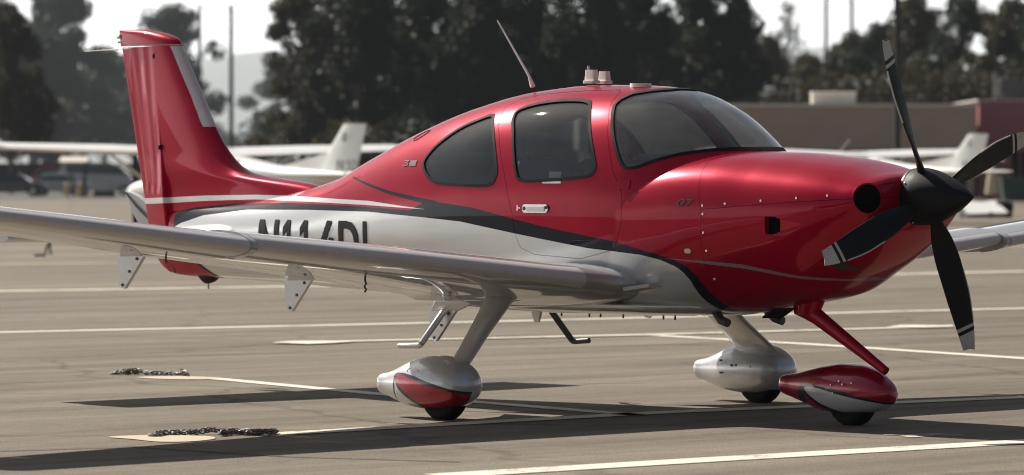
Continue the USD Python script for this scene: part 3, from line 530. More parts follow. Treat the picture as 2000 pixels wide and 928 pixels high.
for s in (-1, 1):
    ys = np.r_[np.linspace(.35, 1.2, 16), np.linspace(1.3, 3.27, 14)]
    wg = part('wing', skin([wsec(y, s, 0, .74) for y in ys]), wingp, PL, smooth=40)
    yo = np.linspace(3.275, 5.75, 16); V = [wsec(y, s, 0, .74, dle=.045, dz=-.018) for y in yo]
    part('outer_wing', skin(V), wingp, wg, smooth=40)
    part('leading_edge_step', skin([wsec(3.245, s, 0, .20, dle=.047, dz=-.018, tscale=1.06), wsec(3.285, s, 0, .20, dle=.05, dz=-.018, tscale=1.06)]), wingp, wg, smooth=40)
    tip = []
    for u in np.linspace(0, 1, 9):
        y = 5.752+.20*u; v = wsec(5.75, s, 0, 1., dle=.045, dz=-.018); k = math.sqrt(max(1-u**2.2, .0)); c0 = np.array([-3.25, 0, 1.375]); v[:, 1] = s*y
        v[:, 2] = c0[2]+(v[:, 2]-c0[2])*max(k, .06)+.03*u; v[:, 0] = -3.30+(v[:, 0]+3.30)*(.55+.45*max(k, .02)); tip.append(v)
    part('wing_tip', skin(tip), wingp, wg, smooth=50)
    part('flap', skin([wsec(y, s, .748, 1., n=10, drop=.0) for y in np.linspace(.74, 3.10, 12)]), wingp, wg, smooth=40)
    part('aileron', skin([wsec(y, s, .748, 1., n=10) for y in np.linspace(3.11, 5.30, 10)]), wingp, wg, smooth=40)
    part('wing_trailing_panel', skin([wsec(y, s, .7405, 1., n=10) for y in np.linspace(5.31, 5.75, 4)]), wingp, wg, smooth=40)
    def le_panel(y0, y1, dle, dz):
        V = []
        for y in np.linspace(y0, y1, 14):
            w = wsec(y, s, 0, 1., n=80, dle=dle+.0025, dz=dz); o = w.copy(); n = len(w)//2
            c = float(fW(y)[2]); d = (w[0, 0]-w[:, 0])/c
            up_i = np.where(d[:n] < .055)[0]; lo_i = n+np.where(d[n:] < .035)[0]
            upper = w[up_i][::-1]; lower = w[lo_i][::-1][1:]; k = np.linspace(0, 1, 12)
            path = np.vstack([upper, lower]); q = np.linspace(0, len(path)-1, 22); path = np.stack([np.interp(q, np.arange(len(path)), path[:, i]) for i in range(3)], 1)
            inn = path.copy(); cen = np.array([path[:, 0].min()-.02, s*y, path[:, 2].mean()]); inn += (cen-inn)*.10; path += (path-cen)/np.linalg.norm(path-cen, axis=1, keepdims=True)*.002
            V.append(np.vstack([path, inn[::-1]]))
        return skin(V)
    part('deicing_panel', le_panel(.87, 3.23, 0, 0), porous, wg, smooth=40); part('deicing_panel', le_panel(3.30, 5.65, .045, -.018), porous, wg, smooth=40)
    # root stall strip with its white cuff light
    part('stall_strip', skin([np.c_[[-2.20, -2.03, -2.03, -2.20], s*np.array([.545, .545, .60, .645])+s*(.0), np.array([.765, .79, .80, .775])+dz] for dz in (0, .022)]), wingp, wg, smooth=False)
    # flap and aileron hinge brackets
    for y, dx, dd in ((.56 if s < 0 else 1.22, .09 if s < 0 else -.05, 0.), (1.85, -.10, .02), (3.20, -.10, .025)):
        lx, lz, c, inc, t = fW(y); lz = lz-(.022 if s > 0 else .004)*max(y-.6, 0); lx += dx; xt = lx-c*.99; zt = lz-c*math.sin(math.radians(inc))+dd
        poly = sg.Polygon([(xt-.09, zt-.005), (xt+.20, zt+.005), (xt+.16, zt-.03), (xt-.02, zt-.222), (xt-.065, zt-.215), (xt-.09, zt-.03)]).buffer(-.006).buffer(.006)
        T = trimesh.creation.extrude_polygon(poly, .022, engine='earcut'); T = trimesh.Trimesh(np.c_[T.vertices[:, 0], s*y+T.vertices[:, 2]-.011, T.vertices[:, 1]], T.faces[:, ::-1], process=False)
        hb = part('hinge_bracket', T, silver, wg, smooth=25)
        fair = m3.Manifold.batch_hull([m3.Manifold.sphere(.018, 10).translate(p) for p in [(xt+.02, s*y-.035, zt+.03), (xt+.02, s*y+.035, zt+.03), (xt+.30, s*y, zt+.035), (xt-.05, s*y, zt-.02), (xt+.16, s*y, zt-.015)]])
        part('hinge_fairing', tri(fair), silver, hb)
        for bx, bz in ((xt+.10, zt-.045), (xt+.03, zt-.12), (xt-.035, zt-.20)):
            part('bolt', cat([tube([(bx, s*y-.0165, bz), (bx, s*y+.0165, bz)], .009, 8)]), darkmetal, hb)
    for y in (2.0,):   # tie-down ring and the wires that hang below
        lx, lz, c, inc, t = fW(y); xx = lx-.45*c; zl = lz-.45*c*math.sin(math.radians(inc))-.055*c
        part('tie_down_ring', tube([(xx, s*y, zl+.03), (xx, s*y, zl-.005), (xx+.010, s*y, zl-.022), (xx-.006, s*y, zl-.040), (xx+.010, s*y, zl-.058), (xx-.002, s*y, zl-.072)], .006, 8), darkmetal, wg)
    part('fuel_drain', tube([(-3.1, s*3.42, 1.06), (-3.1, s*3.42, .97)], .006, 6), darkmetal, wg)
    part('boarding_step', cat([tube([(-3.84, s*.42, .72), (-3.86, s*.60, .60), (-3.945, s*.70, .412)], [.026, .022, .020], 12), tube([(-3.945, s*.70, .412), (-3.965, s*.702, .396), (-4.15, s*.705, .39)], [.020, .019, .017], 12)]) if s < 0 else
         cat([tube([(-4.02, .50, .72), (-4.12, .60, .575), (-4.03, .70, .385)], [.026, .022, .020], 12), tube([(-4.03, .70, .385), (-4.0, .703, .383), (-3.885, .71, .392)], [.020, .019, .018], 12)]), silver if s < 0 else darkmetal, PL)
    # main gear leg: one blade from the wing root to the wheel
    V = []
    for u in np.linspace(0, 1, 14):
        y = .82+.50*u; z = .80-.46*u; x0 = -3.02+.11*u if s < 0 else -3.07+.12*u; h = np.interp(u, [0, .10, .22, .6, 1], [.25, .155, .122, .092, .084] if s < 0 else [.24, .19, .165, .15, .175]); tk = np.interp(u, [0, .12, 1], [.06, .034, .026]); t = np.arange(28)*2*PI/28
        V.append(np.c_[x0+h*np.cos(t), s*(y+tk*np.sin(t)*.75), z+tk*np.sin(t)*.75])
    part('gear_leg', skin(V), silver, PL, smooth=50)
# wheel fairings
def pant(st, yc, name, m, tyre_x, label=None):
    return part(name, ring_loft(st, 90, 72, yc=yc), m, PL, smooth=35, label=label)
def tyre(x, yc, par, r=.172):
    prof = []
    for a in np.linspace(-PI/2, PI/2, 13): prof.append((.062*math.copysign(abs(math.sin(a))**.8, math.sin(a)), r-.055+.055*abs(math.cos(a))**.7))
    prof = [(-.060, .07)]+prof+[(.060, .07)]
    T = lathe_x([(p[0], p[1]) for p in prof], 44, (0, 0, 0)); T.apply_transform(trimesh.transformations.rotation_matrix(PI/2, [0, 0, 1])); T.apply_translation([x, yc, r-.012]); p = part('tyre', T, rubber, par)
    H = lathe_x([(-.05, .0), (-.05, .085), (.05, .085), (.05, 0)], 24); H.apply_transform(trimesh.transformations.rotation_matrix(PI/2, [0, 0, 1])); H.apply_translation([x, yc, r-.012]); part('wheel_hub', H, metal, p)
PANT = [(-3.605, .250, .150, .042, .20, 2.4, 2.4), (-3.59, .258, .140, .056, .20, 2.4, 2.4), (-3.5, .272, .122, .072, .20, 2.3, 2.3), (-3.4, .298, .098, .094, .20, 2.2, 2.3), (-3.25, .345, .068, .128, .20, 2.1, 2.4), (-3.08, .378, .058, .150, .205, 2.0, 2.4),
        (-2.92, .386, .060, .158, .21, 2.0, 2.4), (-2.78, .366, .078, .148, .215, 2.0, 2.3), (-2.69, .328, .105, .122, .215, 2.0, 2.1), (-2.645, .288, .145, .086, .215, 2.0, 2.0), (-2.622, .245, .185, .040, .215, 2.0, 2.0)]
PANT = [(-3.548+(r[0]+3.605)*.835, *r[1:]) for r in PANT]
def pant_livery(name, base, stripe_c, field, bounds, outer=-1.):
    lo, hi, dk = bounds     # heights over the length: field between lo and hi, dark band above hi
    xs0, xs1 = bounds_x
    def cv(p): return curve(p, x0=xs0, x1=xs1, outside=0.)
    N = {'tc': ('texture_coordinate', {}), 's': ('separate_xyz', {}), 'u': ('map_range', {'from_min': xs0-AX, 'from_max': xs1-AX}), 'z': ('math', {'math_type': 'multiply', 'value2': 1/2.5}),
         'r1': ('rgb_ramp', {'ramp': [(i/255., tuple(v)) for i, v in enumerate(ramp3(cv(lo), cv(hi), cv(dk)))]}), 'c': ('separate_color', {}),
         'a': ('math', {'math_type': 'less_than'}), 'b': ('math', {'math_type': 'less_than'}), 'd': ('math', {'math_type': 'less_than'}), 'ab': ('math', {'math_type': 'multiply'}),
         'lo2': ('math', {'math_type': 'subtract', 'value2': .010}), 'e': ('math', {'math_type': 'less_than'}), 'de': ('math', {'math_type': 'multiply'}), 'ay': ('math', {'math_type': 'absolute'}), 'oy': ('math', {'math_type': 'greater_than', 'value2': outer}), 'ab2': ('math', {'math_type': 'multiply'}), 'de2': ('math', {'math_type': 'multiply'}),
         'm0': ('mix', {'color1': base, 'color2': stripe_c}), 'm1': ('mix', {'color2': field}), 'p': ('principled_bsdf', {'roughness': .3, 'metallic': .4, 'coat_weight': 1., 'coat_roughness': .03})}
    L = [('tc.object', 's.vector'), ('s.x', 'u.value'), ('s.z', 'z.value1'), ('u.result', 'r1.fac'), ('r1.color', 'c.color'),
         ('c.r', 'a.value1'), ('z.value', 'a.value2'), ('z.value', 'b.value1'), ('c.g', 'b.value2'), ('z.value', 'd.value1'), ('c.b', 'd.value2'), ('a.value', 'ab.value1'), ('b.value', 'ab.value2'),
         ('c.r', 'lo2.value1'), ('lo2.value', 'e.value1'), ('z.value', 'e.value2'), ('d.value', 'de.value1'), ('e.value', 'de.value2'),
         ('s.y', 'ay.value1'), ('ay.value', 'oy.value1'), ('oy.value', 'ab2.value2'), ('oy.value', 'de2.value2'), ('ab.value', 'ab2.value1'), ('de.value', 'de2.value1'), ('de2.value', 'm0.fac'), ('m0.color', 'm1.color1'), ('ab2.value', 'm1.fac'), ('m1.color', 'p.base_color')]
    return mat(name, N, L)
bounds_x = (-3.7, -2.6)
pm = pant_livery('main_wheel_fairing_paint', (.60, .60, .60), DARK, RED, ([(-3.31, .25), (-3.27, .205), (-3.18, .15), (-3.08, .095), (-3.02, .06), (-2.95, .03), (-2.6, .03)], [(-3.31, .262), (-3.255, .268), (-3.15, .25), (-3.01, .218), (-2.85, .187), (-2.74, .16), (-2.66, .13)], [(-3.33, .262), (-3.29, .275), (-3.22, .276), (-3.1, .262), (-2.92, .222), (-2.75, .182), (-2.65, .15), (-2.6, .13)]), 1.385)
for s in (-1, 1):
    p = pant(PANT, s*1.38, 'wheel_fairing', pm, -2.985); tyre(-2.985, s*1.38, p)
    part('fairing_latch', cat([tube([(-3.10+.05*math.cos(a), s*(1.38+.152), .285+.028*math.sin(a)) for a in np.linspace(0, PI, 9)], .003, 5)]), chrome, p)
    for x, z, r in ((-3.10, .24, .008), (-3.06, .242, .008), (-3.02, .205, .018), (-3.2, .27, .006), (-3.2, .19, .006), (-2.93, .235, .007)): part('fairing_bolt', tube([(x, s*1.225, z), (x, s*1.245, z)], r, 8), darkmetal, p)
NP = [(-1.49+(r[0]+1.50)*.955, *r[1:]) for r in [(-1.50, .270, .172, .040, .22, 2.4, 2.4), (-1.485, .275, .166, .050, .22, 2.4, 2.4), (-1.38, .290, .138, .066, .215, 2.3, 2.3), (-1.25, .318, .102, .090, .21, 2.2, 2.3), (-1.12, .344, .072, .112, .205, 2.1, 2.3), (-.98, .360, .064, .124, .205, 2.0, 2.3), (-.84, .356, .068, .126, .205, 2.0, 2.3),
      (-.72, .326, .085, .112, .205, 2.0, 2.2), (-.64, .282, .108, .088, .20, 2.0, 2.0), (-.60, .245, .130, .062, .20, 2.0, 2.0), (-.58, .215, .165, .030, .195, 2.0, 2.0)]]
bounds_x = (-1.6, -.5)
nm = pant_livery('nose_wheel_fairing_paint', RED, DARK, (.62, .62, .62), ([(-1.235, .205), (-1.20, .175), (-1.1, .122), (-1.0, .09), (-.92, .06), (-.85, .02), (-.5, .02)], [(-1.235, .215), (-1.18, .219), (-1.1, .213), (-.9, .177), (-.7, .146), (-.6, .125)], [(-1.30, .19), (-1.27, .226), (-1.2, .236), (-1.09, .233), (-.9, .203), (-.77, .175), (-.6, .138)]))
p = pant(NP, 0., 'nose_wheel_fairing', nm, -.933); tyre(-.933, 0., p, .166)
for x, z, w in ((-.93, .262, .115), (-.90, .245, .120), (-.99, .238, .12), (-.83, .255, .117), (-.97, .19, .126)): part('fairing_bolt', tube([(x, -w, z), (x, -w-.01, z)], .006, 8), chrome, p)
V = []
for u in np.linspace(0, 1, 12):
    c = np.array([-1.34, 0, .70])*(1-u)+np.array([-.67, 0, .325])*u; hx = np.interp(u, [0, .15, 1], [.075, .052, .026]); hy = np.interp(u, [0, 1], [.036, .024]); t = np.arange(24)*2*PI/24; d = np.array([.49, 0, .87])
    V.append(c+np.cos(t)[:, None]*hx*d+np.sin(t)[:, None]*hy*np.array([0, 1, 0]))
nl = part('nose_gear_leg', skin(V), red, PL, smooth=50)
V = []
for u in np.linspace(0, 1, 8):
    z = .80-.16*u; hx = .15-.06*u; t = np.arange(24)*2*PI/24; V.append(np.c_[-1.27-.03*u+hx*np.cos(t), (.07-.02*u)*np.sin(t), np.full(24, z)])
part('nose_leg_fairing', skin(V), red, nl, smooth=50)
for s in (-1, 1): part('exhaust_pipe', tube([(-1.85, s*.22, .66), (-1.78, s*.235, .60), (-1.72, s*.24, .585)][::-1], .026, 16), darkmetal, PL)
part('cowl_flap', tri(m3.Manifold.hull_points(np.array([(-1.42, y, z) for y in (-.12, .06) for z in (.70, .69)]+[(-1.55, y, z) for y in (-.12, .06) for z in (.625, .615)]+[(-1.36, y, .72) for y in (-.12, .06)], float))), black_paint, PL, smooth=False)
part('belly_fairing', ring_loft([(-4.3, .69, .655, .12, .67, 2, 2), (-4.1, .70, .625, .34, .67, 2, 2.4), (-3.2, .72, .605, .46, .68, 2, 2.6), (-2.3, .72, .61, .46, .68, 2, 2.6), (-1.9, .72, .62, .36, .68, 2, 2.4), (-1.72, .70, .65, .15, .68, 2, 2)], 50, 40), silver, PL)
for x, z0, h, l, y in ((-3.63, .62, .085, .075, 0.0),):
    T = tri(m3.Manifold.hull_points(np.array([(x-l*.6, y+d, z0) for d in (-.012, .012)]+[(x+l*.6, y+d, z0) for d in (-.012, .012)]+[(x-l*.25, y+d*.6, z0-h) for d in (-.012, .012)]+[(x+l*.28, y+d*.6, z0-h) for d in (-.012, .012)], float)))
    part('belly_antenna', T, cream, PL, smooth=False)
part('belly_drain', cat([tube([(x, -.1, .625), (x, -.1, .585)], .006, 6) for x in (-2.75, -2.95, -3.05, -3.3, -2.4, -2.3, -3.9)]), darkmetal, PL)
T = ring_loft([(-7.02, .80, .762, .03, .78, 2, 2), (-6.95, .80, .715, .035, .775, 2, 2), (-6.88, .80, .725, .03, .775, 2, 2), (-6.80, .80, .77, .012, .785, 2, 2)], 16, 24); part('tail_skid', T, black_paint, PL)
part('tail_ring', tube([(-6.93, 0, .74), (-6.93, 0, .68)], .008, 8), metal, PL)
# ---- tail: fin with dorsal fillet, rudder, cap
LEp = PC([1.20, 1.30, 1.36, 1.405, 1.44, 1.47, 1.52, 1.61, 1.78, 2.0, 2.38, 2.42], [-5.3, -5.45, -5.62, -5.80, -6.12, -6.40, -6.56, -6.69, -6.845, -6.985, -7.235, -7.26]); HNG = lambda z: -7.28-.19*(z-.8)/1.58; TE = lambda z: -7.60-(z-1.15)*.237
def fin_sec(z, xl, xt, tk, n=18, cut0=0., cut1=1.):
    u = cut0+(cut1-cut0)*((1-np.cos(np.linspace(0, PI/2, n))) if cut0 == 0 else np.linspace(0, 1, n)); u = np.clip(u, 0, cut1)
    y = tk*(.2969*np.sqrt(u)-.126*u-.3516*u**2+.2843*u**3-.1015*u**4)*10.
    x = xl+(xt-xl)*u; return np.r_[np.c_[x, y, np.full(n, z)], np.c_[x, -y, np.full(n, z)][::-1]]
def fthick(z, xl): return np.interp(z, [1.0, 1.3, 1.45, 1.6, 2.4], [.125, .11, .095, .082, .058])
zs = np.r_[np.linspace(1.20, 1.5, 16), np.linspace(1.53, 2.372, 24)]
def fin_full(z, c0, c1, n=18):
    xl = float(LEp(z)); xt = TE(z); f = (HNG(z)-xl)/(xt-xl); return fin_sec(z, xl, xt, fthick(z, xl), n, 0 if c0 == 'L' else f+.012, f if c1 == 'H' else 1.)
fin = part('fin', skin([fin_full(z, 'L', 'H') for z in zs]), LIV, PL, smooth=45)
def rud(z):
    xl = min(float(LEp(max(z, 1.5))), -6.6); xt = TE(z) if z > 1.0 else np.interp(z, [.78, .80, .84, .90, 1.0], [-7.30, -7.38, -7.45, -7.50, TE(1.0)]); h = HNG(z); f0 = .015
    n = 40; u = np.linspace(0, 1, n); th = .74*np.interp(z, [.78, .82, .9, 1.0, 1.2, 1.3, 1.45, 1.6, 2.4], [.03, .05, .075, .09, .098, .105, .095, .082, .058]); y = th*(1-u)**.9+.002+(.0035*np.sin(2*PI*3.2*u+.3)*np.sin(PI*u)+(meshkit.noise(np.c_[u*6, np.full(n, z*3.1), np.zeros(n)], 3)-.5)*.006*np.sin(PI*u) if z > 1.38 else 0.)
    y[0] *= .8; x = h+.012+(xt-h-.012)*u; return np.r_[np.c_[x, y, np.full(n, z)], np.c_[x, -y, np.full(n, z)][::-1]]
part('rudder', skin([rud(z) for z in np.linspace(.785, 2.368, 46)]), LIV, PL, smooth=45)
cap = []
for u in np.linspace(0, 1, 12):
    z = 2.376+.115*u; xl = -7.235-.38*u**2.6-.02*u; xt = -7.905-.02*u; tk = .062*math.sqrt(max(1-u**2.4, .004)); cap.append(fin_sec(z, xl, xt, tk+.004, 20))
cp = part('fin_cap', skin(cap), red, PL, smooth=50)
part('tail_light', cat([rbox(-7.94, -7.90, -.016, .016, 2.43, 2.46, .010), tube([(-7.935, 0, 2.405), (-7.89, 0, 2.41)], .009, 8)]), chrome, cp)
V = []
for z in np.linspace(1.80, 2.366, 12):
    w = fin_full(z, 'L', 'H', 60); n = 60; xl = w[0, 0]; ln = .066; d = xl-w[:n, 0]; k = np.where(d < ln)[0][-1]; q = np.linspace(0, k, 9)
    a = np.stack([np.interp(q, np.arange(n), w[:n, i]) for i in range(3)], 1); a[:, 1] += .0022; a[0, 0] += .0025; b = a[::-1].copy(); b[:, 1] *= -1; o = np.vstack([a[::-1], b[::-1][1:]]); inn = o.copy(); inn[:, 1] *= .6; inn[:, 0] -= .012; V.append(np.vstack([o, inn[::-1]]))
part('fin_deicing_panel', skin(V), porous, fin, smooth=40)
part('static_wick', tube([(-7.60, -.012, 2.362), (-8.30, -.02, 2.35)], [.004, .003], 6), cream, PL)
for zq in (2.30, 1.66): part('rudder_hinge', rbox(HNG(zq)-.010, HNG(zq)+.010, -.066-.006*(2.3-zq)*3, -.03, zq-.018, zq+.018, .006, 8), black_paint, fin)
# stabilisers with elevators
for s in (-1, 1):
    def hs(y, c0, c1, n=18, rot=0.):
        xl = -6.42-.11*(y/2.0); xt = -7.36+.06*(y/2.0); c = xl-xt; z = 1.06; f = .62
        u = c0+(c1-c0)*((1-np.cos(np.linspace(0, PI/2, n))) if c0 == 0 else np.linspace(0, 1, n)); u = np.clip(u, 0, c1); t = .10*5*c*(.2969*np.sqrt(u)-.126*u-.3516*u**2+.2843*u**3-.1015*u**4)
        X = xl-c*u; Z = t.copy(); Zl = -t.copy()
        P = np.r_[np.c_[X, np.full(n, s*y), z+Z], np.c_[X, np.full(n, s*y), z+Zl][::-1]]
        return P
    sb = part('stabilizer', skin([hs(y, 0, .62) for y in np.linspace(.03, 2.0, 10)]), white, PL, smooth=45)
    part('elevator', skin([hs(y, .632, 1., 10) for y in np.linspace(.09, 1.96, 10)]), white, sb, smooth=45)
    part('stabilizer_root_fairing', ring_loft([(-7.15, 1.09, .98, .05, 1.05, 2, 2), (-6.9, 1.12, .97, .08, 1.05, 2, 2), (-6.6, 1.13, .97, .10, 1.05, 2, 2), (-6.42, 1.115, .99, .085, 1.05, 2, 2), (-6.32, 1.07, 1.03, .03, 1.05, 2, 2)], 24, 24, yc=s*.17), white, sb)
# upturned horn at the inboard end of the far elevator
Vh = [[(-8.02, .06), (0, 0)]]
hp = smooth_poly([(-8.035, 1.345), (-8.0, 1.29), (-7.97, 1.22), (-7.90, 1.14), (-7.84, 1.10), (-7.75, 1.13), (-7.70, 1.20), (-7.80, 1.265), (-7.93, 1.325)], 5)
T = trimesh.creation.extrude_polygon(sg.Polygon(hp), .05, engine='earcut'); T = trimesh.Trimesh(np.c_[T.vertices[:, 0], .14+T.vertices[:, 2], T.vertices[:, 1]], T.faces[:, ::-1], process=False)
el = part('elevator_horn', T, white, PL, smooth=30); part('horn_gap', tube([(-8.03, .138, 1.342), (-7.90, .138, 1.245), (-7.72, .138, 1.135)], [.006, .012, .014], 8), darkmetal, el)

# ================================================================ THINGS ON THE APRON
def chain(name, label, path, n, seed):
    rng = np.random.default_rng(seed); p = np.array(path, float); d = np.r_[0, np.cumsum(np.linalg.norm(np.diff(p, axis=0), axis=1))]
    L = []
    for k in range(n):
        q = (k+.5)/n*d[-1]; c = np.array([np.interp(q, d, p[:, i]) for i in range(3)]); q2 = min(q+.01, d[-1]); t = np.array([np.interp(q2, d, p[:, i]) for i in range(3)])-np.array([np.interp(q2-.02, d, p[:, i]) for i in range(3)]); t /= np.linalg.norm(t)
        g = trimesh.creation.torus(.0145, .0042, major_sections=12, minor_sections=6); g.apply_scale([1.45, 1, 1])
        a = np.array([0, 0, 1.0]); b = np.cross(a, t); b /= np.linalg.norm(b); roll = (k % 2)*PI/2+rng.normal(0, .35)+.4
        n2 = math.cos(roll)*np.cross(t, b)+math.sin(roll)*b; T = np.eye(4); T[:3, 0] = t; T[:3, 2] = n2; T[:3, 1] = np.cross(n2, t); T[:3, 3] = c+rng.normal(0, .004, 3)*[1, 1, .3]; T[2, 3] = max(T[2, 3], .017)
        g.apply_transform(T); L.append(g)
    r = thing(name, label, 'chain', (0, 0, 0), 0., 'tie-down chains on the apron'); part('chain_links', cat(L), chainm, r, kind='stuff')
    a, b = p[0], p[-1]; g = trimesh.creation.torus(.035, .008, major_sections=16, minor_sections=8); g.apply_translation([*a[:2], .012]); part('ground_ring', g, chainm, r)
def gp(px, py, h=.017): q = onz(px, py); return [q[0], q[1], h]
rng = np.random.default_rng(5)
P = [gp(303, 853.5)]+[gp(x, 852-(x-303)*.03) for x in range(320, 392, 12)]+[gp(392, 849, .02), gp(412, 849, .03), gp(430, 848.5, .02)]
for k in range(3): P += [gp(x, 848+k*1.5+rng.normal(0, .8), 0.014+.004*k) for x in (list(range(430, 540, 18)) if k % 2 == 0 else list(range(536, 428, -18)))]
chain('tie_down_chain', 'dark tie-down chain heaped and stretched over the nearer pale patch', P, 95, 1)
P = [gp(226, 732, .02), gp(250, 731.5, .03), gp(270, 732, .02), gp(240, 732.5, .02), gp(262, 731.5, .035), gp(282, 732, .02)]+[gp(x, 732.5+(x-280)*.03) for x in range(285, 368, 14)]+[gp(366, 735), gp(352, 735, .04), gp(368, 736, .02)]
chain('tie_down_chain', 'dark tie-down chain lying at the end of the farther slanting line', P, 60, 2)
P = [gp(68, 501), gp(80, 500), gp(90, 499)]+[gp(96, 497, .1), gp(100, 495, .2)]
r = thing('ground_cable', 'thin dark cable end sticking up from the pavement beyond the near wing tip', 'cable'); part('cable', tube([gp(68, 501, .02), gp(88, 500.5, .02), gp(90, 500.5, .12), gp(97, 500.5, .26), gp(103, 500.5, .44)], .022, 6), darkmetal, r); part('cable_prop', tube([gp(97, 500.5, .26), gp(99, 500.5, .02)], .022, 6), darkmetal, r)

# ================================================================ PARKED HIGH-WING AIRCRAFT BEHIND
bgwhite = plain('weathered_white_paint', (.78, .77, .74), rough=.45, coat=.3, vary=.04, scale=.8)
bggrey = plain('faded_grey_marking', (.30, .30, .31), rough=.5)
bgglass = plain('dark_cabin_glass', (.02, .025, .03), rough=.12, coat=.5)
def bar(a, b, r, n=8, flat=1.): 
    return tube([a, b], r, n)
def make_highwing(label):
    t = thing('parked_high_wing_plane', label, 'airplane')
    t = t
    part('fuselage', ring_loft([(-5.2, 1.55, 1.40, .05, 1.48, 2, 2), (-4.0, 1.60, 1.22, .18, 1.42, 2.3, 2.3), (-2.4, 1.72, .95, .34, 1.35, 2.6, 2.6), (-1.4, 1.86, .80, .48, 1.3, 3, 3), (-.6, 1.95, .72, .55, 1.3, 3.4, 3.2), (.6, 1.95, .70, .55, 1.3, 3.4, 3.2), (1.1, 1.60, .72, .52, 1.25, 2.8, 3), (1.6, 1.45, .78, .48, 1.15, 2.5, 2.6), (2.2, 1.38, .80, .44, 1.12, 2.4, 2.4), (2.55, 1.30, .88, .36, 1.1, 2.2, 2.2), (2.68, 1.22, .98, .22, 1.1, 2, 2)], 70, 40), bgwhite, t)
    V = []
    for y in np.linspace(-5.5, 5.5, 31):
        c = 1.62 if abs(y) < 2.6 else 1.62-.50*(abs(y)-2.6)/2.9; z = 1.93+.028*abs(y); k = 1. if abs(y) < 5.2 else .85-.6*(abs(y)-5.2)
        a = airfoil(16, .125*k, .03); V.append(np.c_[.55-c*a[:, 0], np.full(len(a), y), z+c*a[:, 1]-.02*a[:, 0]])
    w = part('wing', skin(V), bgwhite, t)
    part('wing_walk_band', box(-.35, -.20, -.5, .5, 2.09, 2.10), bggrey, w)
    part('rear_window', cat([box(-2.0, -1.15, s*.42-.02, s*.42+.02, 1.45, 1.80) for s in (-1,)]), bgglass, t); part('rear_window', box(-1.75, -1.15, .40, .44, 1.48, 1.80), bgglass, t)
    for s in (-1, 1):
        part('side_window', box(-.95, .05, s*.545-.015, s*.545+.015, 1.42, 1.86), bgglass, t); part('side_window', box(.12, .78, s*.548-.015, s*.548+.015, 1.45, 1.85), bgglass, t)
        part('wing_strut', skin([np.c_[x0+.07*np.cos(np.arange(14)*2*PI/14), np.full(14, s*y), z+.025*np.sin(np.arange(14)*2*PI/14)] for x0, y, z in ((.35, .54, .86), (.10, 2.55, 1.98))]), bgwhite, t)
        g = part('gear_leg', tube([(-.35, s*.45, .78), (-.40, s*1.22, .24)], [.05, .035], 8), bgwhite, t)
        T = trimesh.creation.torus(.16, .075, major_sections=24, minor_sections=10); T.apply_transform(trimesh.transformations.rotation_matrix(PI/2, [1, 0, 0])); T.apply_translation([-.40, s*1.28, .235]); part('tyre', T, rubber, t)
        V = []
        for y in np.linspace(.03, 1.72, 6):
            a = airfoil(12, .09, 0.); c = 1.20-.30*y/1.7; V.append(np.c_[-3.95-.10*y-c*a[:, 0], np.full(len(a), s*y), 1.50+c*a[:, 1]])
        part('stabilizer', skin(V), bgwhite, t)
    V = []
    for z in np.linspace(1.38, 2.56, 12):
        u = (z-1.45)/1.10; le = -3.85-1.02*max(u, -.05)-(.0 if u > .12 else -.25*(1-u/.12)); te = -5.28-.36*u; a = airfoil(14, .085, 0.); V.append(np.c_[le-(le-te)*a[:, 0], (le-te)*a[:, 1], np.full(len(a), z)])
    f = part('fin', skin(V), bgwhite, t)
    part('fin_dorsal', tri(m3.Manifold.hull_points(np.array([(-2.6, y*.4, 1.66) for y in (-.03, .03)]+[(-4.3, y, 1.95) for y in (-.03, .03)]+[(-4.3, y, 1.45) for y in (-.06, .06)]))), bgwhite, f)
    E = trimesh.creation.extrude_polygon(sg.Point(0, 0).buffer(.10, 12).difference(sg.Point(.03, .02).buffer(.05)), .01, engine='earcut')
    for s in (-1, 1):
        e = E.copy(); e = trimesh.Trimesh(np.c_[-4.95+e.vertices[:, 0]*.7, s*.052+s*e.vertices[:, 2], 2.28+e.vertices[:, 1]], e.faces, process=False); part('fin_emblem', e, bggrey, f, smooth=False)
        T = meshkit.text_mesh('N', .22, .004, True); T2 = meshkit.text_mesh('11', .22, .004, True); T2.apply_translation([.26, 0, 0]); T = cat([T, T2]); sx = 1 if s < 0 else -1
        e = trimesh.Trimesh(np.c_[-4.92+sx*(T.vertices[:, 0]-.22)*1.15, s*.062+s*T.vertices[:, 2], 1.58+T.vertices[:, 1]], T.faces, process=False); part('fin_lettering', e, bggrey, f, smooth=False)
    part('nose_gear', tube([(1.75, 0, .85), (1.85, 0, .24)], .04, 8), bgwhite, t); T = trimesh.creation.torus(.14, .065, major_sections=20, minor_sections=8); T.apply_transform(trimesh.transformations.rotation_matrix(PI/2, [1, 0, 0])); T.apply_translation([1.85, 0, .205]); part('tyre', T, rubber, t)
    part('spinner', lathe_x([(2.66, 0), (2.66, .17), (2.78, .14), (2.92, .03)], 20, (0, 0, 1.1)), bgwhite, t)
    part('propeller_blade', cat([rbox(2.72, 2.76, -.07, .07, 1.1, 2.02, .018, 6)]), black_paint, t); part('propeller_blade', rbox(2.72, 2.76, -.07, .07, .18, 1.1, .018, 6), black_paint, t)
    part('tail_beacon', tube([(-5.05, 0, 2.55), (-5.05, 0, 2.62)], .03, 8), bggrey, f)
    part('wing_antenna', tube([(.1, .25, 2.06), (-.35, .25, 2.42)], .012, 6), bggrey, w)
    return t
hd = -.64*RT[:2]+.768*FW[:2]/np.linalg.norm(FW[:2]); HW_ROT = math.atan2(hd[1], hd[0])
hw = make_highwing('white high-wing plane parked left, seen past the red fin, with both wings showing')
